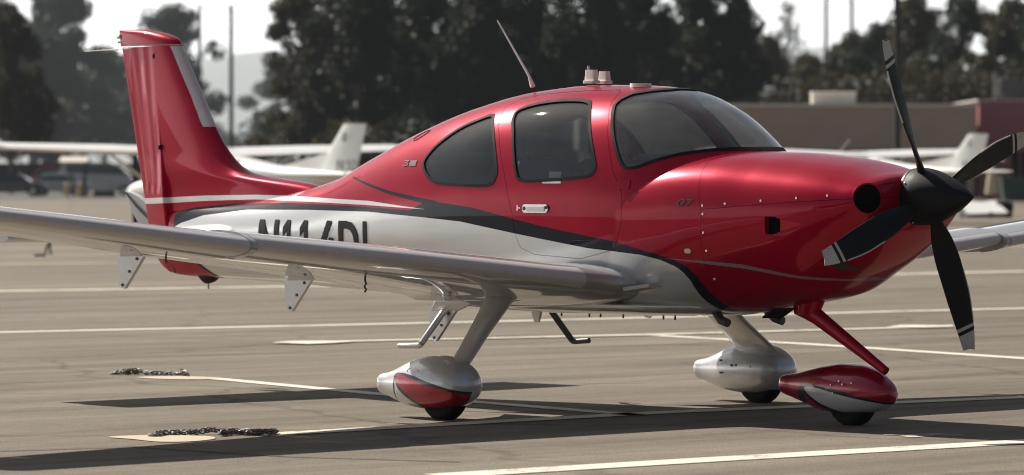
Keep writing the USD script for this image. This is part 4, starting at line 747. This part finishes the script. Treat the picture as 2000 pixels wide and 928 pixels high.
q = at(405, 92)-np.array([0, 0, .07]); X = UsdGeom.Xformable(stage.GetPrimAtPath(hw)); X.ClearXformOpOrder(); X.AddTranslateOp().Set(Gf.Vec3d(*map(float, q))); X.AddRotateZOp().Set(math.degrees(HW_ROT))
copy_of(hw, 'parked_high_wing_plane', 'white high-wing plane parked behind the black propeller, only tail and wing showing', 'airplane', at(1655, 123), HW_ROT)

# ================================================================ CAR PARK, BUILDINGS, POSTS
def facing(): return math.atan2(RT[1], RT[0])     # local x runs to the right in the picture, local y away
FROT = facing()
def car(name, label, catg, paint, px, d, flip=1, L=4.5, Hh=1.45, prof=None):
    t = thing(name, label, catg, at(px, d), FROT if flip > 0 else FROT+PI, 'vehicles parked beyond the apron')
    h = L/2; k = Hh/1.45
    body = sg.Polygon(smooth_poly([(-h, .35), (-h+.03, .72*k), (-h+.5, .92*k), (h-1.3, .90*k), (h-.25, .72*k), (h, .50), (h-.05, .28), (-h+.1, .25)], 4))
    for wx in (-h+.85, h-.85): body = body.difference(sg.Point(wx, .30).buffer(.36))
    def ext(P, w): T = trimesh.creation.extrude_polygon(P, w, engine='earcut'); return trimesh.Trimesh(np.c_[T.vertices[:, 0], T.vertices[:, 2]-w/2, T.vertices[:, 1]], T.faces[:, ::-1], process=False)
    b = ext(body, 1.76); part('body', b, paint, t, smooth=30)
    pr = prof or [(-h+.35, .90*k), (-h+1.05, 1.38*k), (-.1, 1.45*k), (.55, 1.36*k), (h-1.05, .90*k)]
    cab = m3.Manifold.hull_points(np.array([(x, y*(.84 if z < 1. else .62), z) for x, z in pr for y in (-1, 1)])); part('roof', tri(cab), paint, t, smooth=25)
    gl = []
    for s in (-1, 1):
        P = [(x*.92-.02, s*((.84 if z < 1. else .62)+.012), (z-.92*k)*.80+.95*k) for x, z in pr]; part('side_window', tri(m3.Manifold.hull_points(np.array(P+[(x, y-s*.03, z) for x, y, z in P]))), bgglass, t, smooth=False)
    part('windscreen', tri(m3.Manifold.hull_points(np.array([(h-1.03, y, .95*k) for y in (-.7, .7)]+[(.62, y, 1.33*k) for y in (-.52, .52)]+[(h-1.08, y, .94*k) for y in (-.7, .7)]+[(.56, y, 1.32*k) for y in (-.52, .52)]))), bgglass, t, smooth=False)
    for wx in (-h+.85, h-.85):
        for s in (-1, 1):
            c = trimesh.creation.cylinder(.31, .2, sections=24); c.apply_transform(trimesh.transformations.rotation_matrix(PI/2, [1, 0, 0])); c.apply_translation([wx, s*.76, .31]); wh = part('wheel', c, rubber, t)
            c = trimesh.creation.cylinder(.19, .21, sections=16); c.apply_transform(trimesh.transformations.rotation_matrix(PI/2, [1, 0, 0])); c.apply_translation([wx, s*.765, .31]); part('rim', c, metal, wh)
    part('headlight', rbox(h-.18, h-.02, -.80, -.45, .60*k, .72*k, .02, 8), chrome, t); part('headlight', rbox(h-.18, h-.02, .45, .80, .60*k, .72*k, .02, 8), chrome, t)
    part('tail_light', rbox(-h-.01, -h+.08, -.82, -.5, .66*k, .80*k, .02, 8), red, t); part('tail_light', rbox(-h-.01, -h+.08, .5, .82, .66*k, .80*k, .02, 8), red, t)
    return t
carblue = plain('dark_blue_car_paint', (.025, .03, .045), rough=.3, coat=1., vary=.05); carwhite = plain('white_car_paint', (.40, .40, .41), rough=.35, coat=.8, vary=.03); carred = plain('red_car_paint', (.25, .03, .04), rough=.35, coat=.8, vary=.05); cargrey = plain('grey_car_paint', (.16, .165, .17), rough=.35, coat=.8, vary=.05)
car('parked_car', 'dark blue sedan parked at the far left edge of the apron', 'car', carblue, 22, 254, 1)
car('parked_car', 'white hatchback parked right of the dark blue sedan behind the yellow bollards', 'car', carwhite, 118, 262, 1, 3.9, 1.5)
car('parked_car', 'red car parked far back above the dark blue sedan', 'car', carred, 92, 300, -1, 4.3, 1.9)
car('parked_van', 'pale van parked beside the dark post, behind the bollards', 'van', carwhite, 196, 268, 1, 4.8, 2.1, [(-2.3, 1.2), (-2.25, 2.05), (.6, 2.1), (1.3, 1.9), (1.9, 1.3)])
car('parked_car', 'grey car parked far right under the long brown building', 'car', cargrey, 1475, 208, 1, 4.5, 1.45)
car('parked_car', 'dark car parked under the brown building between the pillars', 'car', carblue, 1640, 209, -1, 4.5, 1.45)
yellow = plain('yellow_bollard_paint', (.55, .42, .10), rough=.6, vary=.1); greenp = plain('green_plastic', (.02, .055, .038), rough=.6); postm = plain('dark_post_paint', (.022, .022, .024), rough=.6); brown = plain('brown_stucco', (.38, .285, .225), rough=.9, vary=.1, scale=.6); tanw = plain('tan_fascia', (.56, .44, .33), rough=.85, vary=.08, scale=.8); maroon = plain('maroon_metal_siding', (.36, .12, .12), rough=.6, vary=.08); trimm = plain('pale_roof_trim', (.60, .56, .50), rough=.7); greyp = plain('galvanised_pole', (.16, .165, .165), rough=.5, metal=.4); canvas = plain('beige_canvas', (.46, .39, .28), rough=.9)
for px, h, lab in ((131, .82, 'left of the two tall yellow bollards by the white hatchback'), (156, .82, 'right of the two tall yellow bollards, beside the dark post'), (182, .30, 'short yellow bollard between the dark post and the red rudder'), (213, .22, 'lowest yellow stub nearest the red rudder')):
    t = thing('bollard', f'{lab}', 'bollard', at(px, 250), 0., 'yellow bollards at the apron edge'); part('bollard_post', lathe_x([(0, 0), (0, .13), (h-.06, .13), (h-.02, .09), (h, .01)], 16).apply_transform(trimesh.transformations.rotation_matrix(-PI/2, [0, 1, 0])), yellow, t); part('base_collar', lathe_x([(0, 0), (0, .18), (.05, .17), (.05, 0)], 16).apply_transform(trimesh.transformations.rotation_matrix(-PI/2, [0, 1, 0])), tanw, t)
def pole(name, label, px, d, h, r, m, arm=None):
    t = thing(name, label, 'pole', at(px, d), FROT, 'tall net poles' if name == 'net_pole' else None); part('shaft', tube([(0, 0, 0), (0, 0, h*.5), (0, 0, h)], [r, r*.92, r*.8], 14), m, t); part('base_plate', rbox(-r*2, r*2, -r*2, r*2, 0, .12, .02, 6), m, t)
    if arm: part('arm', arm, m, t)
    return t
pole('fence_post', 'dark square-looking post behind the bollards under the white wing', 165, 249, 2.0, .13, postm)
p = pole('net_pole', 'left and thinner of two tall grey net poles in the tree gap', 390, 300, 13.3, .14, postm, tube([(0, 0, 13.2), (2.25, 0, 13.1)], .02, 6)); part('cross_wire', tube([(0, 0, 9.9), (2.25, 0, 9.9)], .015, 6), greyp, p)
pole('net_pole', 'right and thicker of two tall grey net poles in the gap between trees', 452, 300, 13.3, .17, postm)
pole('net_pole', 'left one of two tall poles in the sky gap at right', 1613, 420, 20, .2, postm); pole('net_pole', 'right one of two tall poles in the sky gap at right', 1663, 420, 20, .2, postm)
pole('light_pole', 'thick black pole rising behind the upright propeller blade', 1752, 150, 10.5, .125, postm, tube([(0, 0, 10.4), (1.6, 0, 10.6)], .05, 8))
pole('light_pole', 'thin dark pole standing behind the cabin roof antennas', 1145, 280, 14.5, .09, postm)
t = thing('planter_box', 'low green box on the ground behind the bollards', 'planter', at(204, 250), FROT); part('tub', rbox(-.62, .62, -.3, .3, 0, .34, .04, 8), greenp, t); part('rim', rbox(-.66, .66, -.34, .34, .30, .38, .03, 8), postm, t)
# long brown building
t = thing('brown_building', 'long low brown building with pale roof trim, tan lower band and pillars', 'building', at(1400, 215), FROT)
SB = FPX/215.; bx = lambda px: (px-1400)/SB; bz = lambda py: 1.49+(336-py)/SB
X0, X1 = bx(1130), bx(1908)
part('wall', box(X0+.6, X1-.5, 2.2, 16, 0, bz(214)), brown, t, smooth=False); part('roof_fascia', box(X0, X1, 0, 16.2, bz(291), bz(209)), brown, t, smooth=False)
part('roof_trim', box(X0-.06, X1+.06, -.08, 16.3, bz(209), bz(203)), trimm, t, smooth=False); part('lower_band', box(X0+.1, X1-.1, .12, 1.9, bz(320), bz(292.5)), tanw, t, smooth=False)
for px in (1180, 1270, 1360, 1475, 1590, 1705, 1820, 1895): part('pillar', box(bx(px)-.19, bx(px)+.19, .05, .5, 0, bz(291.5)), brown, t, smooth=False)
for k, px in enumerate((1230, 1315, 1420, 1530, 1650, 1765, 1860)):
    f = part('shop_window', box(bx(px)-1.15, bx(px)+1.15, 2.14, 2.19, .4, 2.0), bgglass, t, smooth=False); part('window_frame', cat([box(bx(px)-1.2, bx(px)-1.12, 2.10, 2.2, .35, 2.05), box(bx(px)+1.12, bx(px)+1.2, 2.10, 2.2, .35, 2.05), box(bx(px)-1.12, bx(px)+1.12, 2.10, 2.2, 1.98, 2.05)]), trimm, f, smooth=False)
t = thing('rooftop_unit', 'pale boxy air unit on the roof of the brown building', 'air unit', at(1627, 219)+np.array([0, 0, bz(203.2)]), FROT); part('casing', rbox(-1.12, 1.12, -.7, .7, 0, .62, .03, 6), trimm, t); part('cap', rbox(-1.17, 1.17, -.75, .75, .60, .68, .02, 6), cream, t)
t = thing('maroon_building', 'maroon ribbed metal building at the far right edge', 'building', at(1912, 222), FROT); S2 = FPX/222.
w = part('wall', box(0, 14, 0, 14, 0, (336-199)/S2+1.49), maroon, t, smooth=False)
for k in range(28): part('siding_rib', box(.1+.5*k, .18+.5*k, -.05, -.002, .02, (336-200)/S2+1.47), maroon, w, smooth=False)
part('roof_edge', box(-.1, 14.1, -.12, 14.1, (336-198)/S2+1.49, (336-195)/S2+1.49), trimm, t, smooth=False); part('doorway', box(1.6, 3.6, -.03, -.001, 0, 2.6), void, t, smooth=False)
t = thing('roof_structure', 'dark frame structure standing above the maroon roof among the trees', 'frame', at(1975, 232), FROT)
for x in (-.9, .9): part('upright', box(x-.08, x+.08, -.1, .1, 0, 6.9), greyp, t, smooth=False)
part('tank', rbox(-.7, .7, -.6, .6, 5.6, 6.6, .1, 8), postm, t)
t = thing('parasol', 'beige parasol open behind the spinner in front of the maroon building', 'parasol', at(1915, 195), FROT)
part('canopy', lathe_x([(2.0, 1.15), (2.02, 1.17), (2.25, .55), (2.38, .03)], 8).apply_transform(trimesh.transformations.rotation_matrix(-PI/2, [0, 1, 0])), canvas, t, smooth=False); part('pole', tube([(0, 0, 0), (0, 0, 2.3)], .03, 8), postm, t); part('base', lathe_x([(0, 0), (0, .3), (.08, .28), (.1, .05)], 16).apply_transform(trimesh.transformations.rotation_matrix(-PI/2, [0, 1, 0])), postm, t)
t = thing('folded_parasol', 'folded beige parasol standing right of the spinner tip', 'parasol', at(1938, 192), FROT); part('furled_canvas', lathe_x([(.45, .30), (.5, .33), (1.2, .24), (1.7, .12), (1.85, .03)], 12).apply_transform(trimesh.transformations.rotation_matrix(-PI/2, [0, 1, 0])), canvas, t); part('pole', tube([(0, 0, 0), (0, 0, 1.95)], .03, 8), postm, t)
t = thing('waste_container', 'dark green waste container at the far right below the maroon wall', 'container', at(1990, 196), FROT); part('tub', tri(m3.Manifold.hull_points(np.array([(x*k, y*k, z) for x in (-.85, .85) for y in (-.5, .5) for z, k in ((.15, .88), (1.15, 1.))]))), greenp, t, smooth=False); part('lid', rbox(-.9, .9, -.55, .55, 1.15, 1.24, .03, 6), greenp, t)
for s in (-.6, .6): part('castor', tube([(s, -.45, .08), (s, .45, .08)], .08, 10), rubber, t)
# flat trolley on the apron at right
t = thing('panel_trolley', 'low black-wheeled trolley carrying a tilted white panel, right of the spinner', 'trolley', at(1925, 137), FROT+.10)
part('panel', tri(m3.Manifold.hull_points(np.array([(x, y, z+d) for x, y, z in ((-.78, -.6, .10), (.62, -.6, .14), (-.72, .5, .50), (.42, .5, .52)) for d in (0, .04)]))), bgwhite, t, smooth=False)
part('frame', cat([tube([(-.75, -.55, .07), (.75, -.55, .07)], .05, 8)]), black_paint, t); part('frame', tube([(-.7, .5, .45), (.9, .5, .42)], .05, 8), black_paint, t)
for x, y in ((-.85, -.4), (.05, -.55), (.62, -.5), (.85, .3)):
    c = trimesh.creation.cylinder(.10, .08, sections=18); c.apply_transform(trimesh.transformations.rotation_matrix(PI/2, [1, 0, 0])); c.apply_translation([x, y, .10]); part('wheel', c, rubber, t)
part('hopper', rbox(.40, .95, .1, .6, .18, .50, .05, 8), black_paint, t); part('side_flap', tri(m3.Manifold.hull_points(np.array([(-1.05, -.55, .05), (-.72, -.55, .05), (-.82, -.4, .34), (-.98, -.4, .30), (-1.05, -.5, .05), (-.72, -.5, .05)]))), bgwhite, t, smooth=False)
part('strap', tube([(-.35, .52, .55), (-.1, .52, .60), (.15, .52, .56)], .035, 8), canvas, t); part('strap', tube([(.35, .55, .56), (.6, .5, .58), (.85, .5, .53)], .035, 8), canvas, t)
# low hedge and fence line behind the left cars
def wall_line(): return None
t = thing('boundary_fence', 'long dark screen fence behind the parked cars at left', 'fence', at(-300, 306), FROT)
for k in range(26): part('fence_panel', box(k*2.5+.04, k*2.5+2.46, -.02, .02, .1, 2.1), postm, t, smooth=False); part('fence_post', box(k*2.5-.04, k*2.5+.038, -.05, .05, 0, 2.2), greyp, t, smooth=False)
t = thing('beige_shed', 'small beige shed behind the pale van at left', 'shed', at(143, 296), FROT); part('wall', box(-.9, .9, 0, 3, 0, 2.2), canvas, t, smooth=False); part('roof', tri(m3.Manifold.hull_points(np.array([(x, y, z) for x in (-1.0, 1.0) for y, z in ((-.2, 2.2), (3.2, 2.2), (1.5, 2.55))]))), trimm, t, smooth=False); part('door', box(.15, .8, -.03, -.002, 0, 1.9), postm, t, smooth=False); part('window', box(-.7, .0, -.03, -.002, .9, 1.7), bgglass, t, smooth=False)

# ================================================================ TREES
def leaf_mat(name, c, back):
    N = {'g': ('geometry', {}), 'h': ('hsv', {'color': c}), 'v': ('map_range', {'from_min': 0., 'from_max': 1., 'to_min': .55, 'to_max': 1.6}), 'hu': ('map_range', {'from_min': 0., 'from_max': 1., 'to_min': .47, 'to_max': .525}),
         'wn': ('white_noise_texture', {'dimensions': '1D'}), 'd': ('principled_bsdf', {'roughness': .6, 'specular_ior_level': .25}), 't': ('translucent_bsdf', {'color': back}), 'mx': ('mix_closure', {'fac': .18})}
    L = [('g.random_per_island', 'v.value'), ('v.result', 'h.value'), ('g.random_per_island', 'wn.w'), ('wn.value', 'hu.value'), ('hu.result', 'h.hue'), ('h.color', 'd.base_color'), ('d.BSDF', 'mx.closure1'), ('t.BSDF', 'mx.closure2')]
    return mat(name, N, L, surface='mx.closure')
leafs = [leaf_mat('eucalyptus_leaves', (.015, .027, .015), (.03, .045, .012)), leaf_mat('olive_leaves', (.062, .052, .020), (.09, .075, .02)), leaf_mat('grey_green_leaves', (.026, .040, .026), (.035, .05, .02))]
bark = plain('grey_bark', (.12, .10, .08), rough=.9, vary=.3, scale=2.)
def tree_meshes(seed, H, W, kind, nleaf):
    rng = np.random.default_rng(seed); blobs = []; limbs = []
    base = .12*H if kind != 'shrub' else 0.
    tk = [(0, 0, 0)]; 
    for z in np.linspace(.15, .88, 6): tk.append((rng.normal(0, .02*H*z), rng.normal(0, .02*H*z), z*H))
    trunk = tube(tk, np.interp(np.linspace(0, 1, 7), [0, .1, 1], [.028*H*.8, .018*H, .004*H]), 10)
    nb = {'tall': 34, 'cone': 26, 'round': 30, 'shrub': 16}[kind]
    for k in range(nb):
        u = (k+.5)/nb; 
        if kind == 'cone': z = H*(.15+.83*u); rad = W/2*(1-u)**.8*.9+.15; br = .12*W+W*.18*(1-u)
        elif kind == 'shrub': z = H*(.15+.7*u); rad = W/2*math.sqrt(max(0, 1-(u-.2)**2))*.85; br = W*.17
        else: z = H*(.22+.74*u) if kind == 'tall' else H*(.3+.64*u); rad = W/2*(math.sin(PI*(.18+.80*u))**.7)*(.75+.5*rng.random()); br = W*(.10+.09*rng.random())
        a = k*2.4+rng.normal(0, .5); rr = rad*math.sqrt(rng.random())*.95
        c = np.array([rr*math.cos(a), rr*math.sin(a), z+rng.normal(0, .03*H)]); blobs.append((c, br*(.7+.6*rng.random())))
        if k % 2 == 0 and kind != 'shrub':
            p0 = np.array([0, 0, max(.12*H, c[2]-rr*.9-.05*H)]); limbs.append(tube([p0, (p0+c)/2+[0, 0, .02*H], c], [.008*H, .005*H, .002*H], 6))
    vol = np.array([b[1]**2 for b in blobs]); cnt = rng.multinomial(nleaf, vol/vol.sum()); C = []
    for (c, r), n in zip(blobs, cnt):
        d = rng.normal(size=(n, 3)); d /= np.linalg.norm(d, axis=1, keepdims=True); q = c+d*(r*(rng.random(n)**.45)[:, None])*np.array([1.15, 1.15, .85])*(1+.35*(meshkit.noise(d*2.2+c, seed)[:, None]-.5)); C.append(q)
    C = np.vstack(C); C[:, 2] = np.maximum(C[:, 2], .15)
    keep = meshkit.fbm(C/(.11*W)+seed, 3, seed) > .36; C = C[keep]
    n = len(C); s = (.016*W+.05)*(.6+.9*rng.random(n)); a = rng.normal(size=(n, 3)); a /= np.linalg.norm(a, axis=1, keepdims=True); b = np.cross(a, rng.normal(size=(n, 3))); b /= np.linalg.norm(b, axis=1, keepdims=True)
    a = a*s[:, None]; b = b*(s*.55)[:, None]; V = np.stack([C-a, C+b, C+a, C-b], 1).reshape(-1, 3); V[:, 2] = np.maximum(V[:, 2], .02); i = np.arange(n)*4
    return trunk, limbs, trimesh.Trimesh(V, np.vstack([np.c_[i, i+1, i+2], np.c_[i, i+2, i+3]]), process=False)
PROTO = {}; TI = (19, 'tall', 1, 20000, 18., 9.)
def tree(name, label, kindkey, px, d, H, W, rot=0.):
    seed, kind, mi, nl, h0, w0 = kindkey
    catg, grp = ('bush', 'bushes beyond the apron') if name == 'bush' else ('tree', 'trees beyond the apron'); loc = at(px, d); sc = (W/w0, W/w0, H/h0)
    if kindkey not in PROTO:
        t = thing(name, label, catg, loc, rot, grp); tr, li, cr = tree_meshes(seed, h0, w0, kind, nl); part('trunk', tr, bark, t)
        if li: part('limbs', cat(li), bark, t, kind='stuff')
        part('crown', cr, leafs[mi], t, smooth=False); UsdGeom.Xformable(stage.GetPrimAtPath(t)).AddScaleOp().Set(Gf.Vec3f(*map(float, sc))); PROTO[kindkey] = t; return t
    return copy_of(PROTO[kindkey], name, label, catg, loc, rot, grp, tuple(map(float, sc)))
TA = (11, 'tall', 0, 21600, 18., 9.); TB = (12, 'tall', 0, 21600, 18., 9.); TC = (13, 'round', 0, 19200, 16., 10.); TD = (14, 'round', 1, 16800, 13., 8.); TE_ = (15, 'cone', 2, 5000, 15., 5.); TF = (16, 'shrub', 2, 3500, 6., 7.); TG = (17, 'tall', 2, 16800, 17., 8.); TH = (18, 'shrub', 1, 3500, 6., 7.)
def hgt(py, d): return (336-py)/(FPX/d)+1.49
def wid(w, d): return w/(FPX/d)
def T(label, key, px, top, w, d, rot=0., name='tree'): return tree(name, label, key, px, d, hgt(top, d), wid(w, d), rot)
T('olive brown tree cut by the left picture edge', TD, 22, 10, 150, 285, .3, 'broadleaf_tree')
T('tall dark blue-grey tree second from the left edge, top out of frame', TA, 112, -45, 190, 760, 1.1, 'eucalyptus_tree')
T('hazy rounded tree between the tall left tree and the red fin tip', TC, 205, 92, 190, 880, .4, 'broadleaf_tree')
T('hazy dark tree directly behind the red fin, right of its tip', TB, 345, 18, 175, 800, 2.0, 'eucalyptus_tree')
T('low hazy tree behind the rudder, under the taller ones', TC, 262, 150, 210, 900, 2.4, 'broadleaf_tree')
T('low broad tree at far left behind the dark sedan', TD, 70, 190, 200, 600, 1.7, 'broadleaf_tree')
T('dense dark tree behind the far-left tree and the blue-grey one', TC, 60, 60, 230, 700, 2.9, 'broadleaf_tree'); T('hazy leafy tree low behind the white wing at left', TC, 160, 140, 240, 720, .9, 'broadleaf_tree')
T('pale far bush row at the foot of the net poles, left half', TF, 420, 240, 150, 1100, .2, 'bush'); T('pale far bush at the foot of the gap, right half', TF, 505, 228, 150, 1000, 1.2, 'bush'); T('hazy far tree just left of the big dark grove', TG, 545, 118, 130, 900, .6, 'eucalyptus_tree'); T('hazy far tree behind the parked white tail fin', TG, 640, 130, 150, 850, 2.6, 'eucalyptus_tree')
for k, (px, top, w, d, key, lab) in enumerate([
    (590, -30, 190, 285, TI, 'ragged tree at the left end of the big dark grove, light showing through'), (700, -110, 210, 270, TA, 'tall dark tree in the grove above the parked white tail fin'), (825, -130, 210, 280, TC, 'dense dark tree in the grove above the red tail cone'),
    (935, -100, 200, 265, TB, 'tall dark tree in the grove behind the whip antenna'), (1050, -130, 210, 275, TA, 'tall dark tree in the grove above the cabin roof'), (1165, -90, 210, 270, TC, 'ragged dark tree in the grove behind the roof antennas'),
    (1270, -120, 200, 280, TB, 'tall dark tree in the grove above the windshield top'), (1375, -80, 190, 270, TA, 'dark tree in the grove above the windshield front'), (1440, -10, 120, 275, TC, 'dark tree at the right end of the big grove beside the sky gap')]): T(lab, key, px, top, w, d, k*1.3, 'eucalyptus_tree')
for k, (px, top, w) in enumerate([(650, 40, 260), (780, 30, 260), (900, 50, 260), (1010, 20, 260), (1120, 40, 260), (1230, 30, 260), (1340, 40, 240)]):
    T(('filler tree deep in the dark grove, %s' % ('over the parked fin', 'over the tail cone', 'over the rear window', 'left of the whip antenna foot', 'behind the roof antennas', 'over the windshield', 'over the nose')[k]), TC, px, top, w, 310, k*.9+.5, 'broadleaf_tree')
for k, (px, top, w) in enumerate([(690, 235, 190), (800, 215, 200), (915, 230, 190), (1030, 220, 200), (1150, 225, 200), (1270, 215, 200), (1380, 205, 190), (1460, 190, 170)]):
    T(('grey-green undergrowth bush at the grove foot, %s' % ('by the parked tail fin', 'right of the parked tail fin', 'above the rear window', 'left of the door window', 'behind the roof', 'above the windshield', 'above the windshield nose', 'left of the brown building')[k]), TF if k % 2 else TH, px, top, w, 258, k*1.1, 'bush')
T('slim pointed conifer in the right sky gap', TE_, 1537, 10, 105, 372, .7, 'conifer_tree'); T('dull tree left of the slim conifer above the brown building', TD, 1488, 75, 130, 350, 1.9, 'broadleaf_tree')
for k, (px, top, w, d, key, lab) in enumerate([(1590, 112, 140, 345, TD, 'low olive tree right of the slim conifer'), (1655, 70, 150, 335, TD, 'olive tree under the right pair of poles'), (1725, 40, 150, 330, TG, 'grey-green tree behind the thick black pole'), (1800, 0, 170, 325, TD, 'olive tree above the end of the brown building'), (1880, -15, 170, 318, TG, 'grey-green tree above the maroon building'), (1960, 5, 170, 312, TD, 'olive tree near the right edge above the maroon building'), (2030, -10, 170, 308, TC, 'dark tree cut by the right picture edge')]): T(lab, key, px, top, w, d, k*1.7, 'broadleaf_tree')
for k, (px, top, w) in enumerate([(1530, 150, 180), (1620, 140, 180), (1710, 130, 190), (1800, 120, 190), (1890, 120, 190), (1970, 125, 190)]): T(('brownish bush behind the roof of the brown building, %s' % ('leftmost', 'above the air unit', 'left of the black pole', 'right of the black pole', 'by its right corner', 'over the maroon roof')[k]), TH, px, top, w, 292, k*1.5, 'bush')
# trees that stand behind the photographer (they show in the paint and glass only)
V = []; F = []; n = 0; rg = np.random.default_rng(77); cr = tree_meshes(21, 12., 10., 'round', 900)[2]; cv = np.array(cr.vertices).reshape(-1, 4, 3); cc = cv.mean(1, keepdims=True); cv = (cc+(cv-cc)*2.6).reshape(-1, 3)
L = []
for k in range(34):
    a = YAW+PI+(k-16.5)*.085+rg.normal(0, .015); d = 85+rg.random()*30; s = .95+.55*rg.random(); q = cv*[s*1.25, s*1.25, s]+[CAM[0]+d*math.cos(a), CAM[1]+d*math.sin(a), 0]; L.append(trimesh.Trimesh(q, cr.faces, process=False))
solo('tree_line', cat(L), leafs[2], 'dark row of trees across the field, seen only as reflections', 'trees', kind='stuff', smooth=False)
# ================================================================ HAZE
HZ = box(-13400, 13400, -13400, 13400, -1.1, 560)
solo('haze', HZ, usdkit.material(stage, '/World/Looks/haze_air', {'v': ('principled_volume', {'color': (.82, .91, 1.), 'density': .00007, 'anisotropy': .35})}, [], volume='v.volume'), 'pale haze hanging in the air over the whole field', 'haze', kind='stuff', smooth=False)
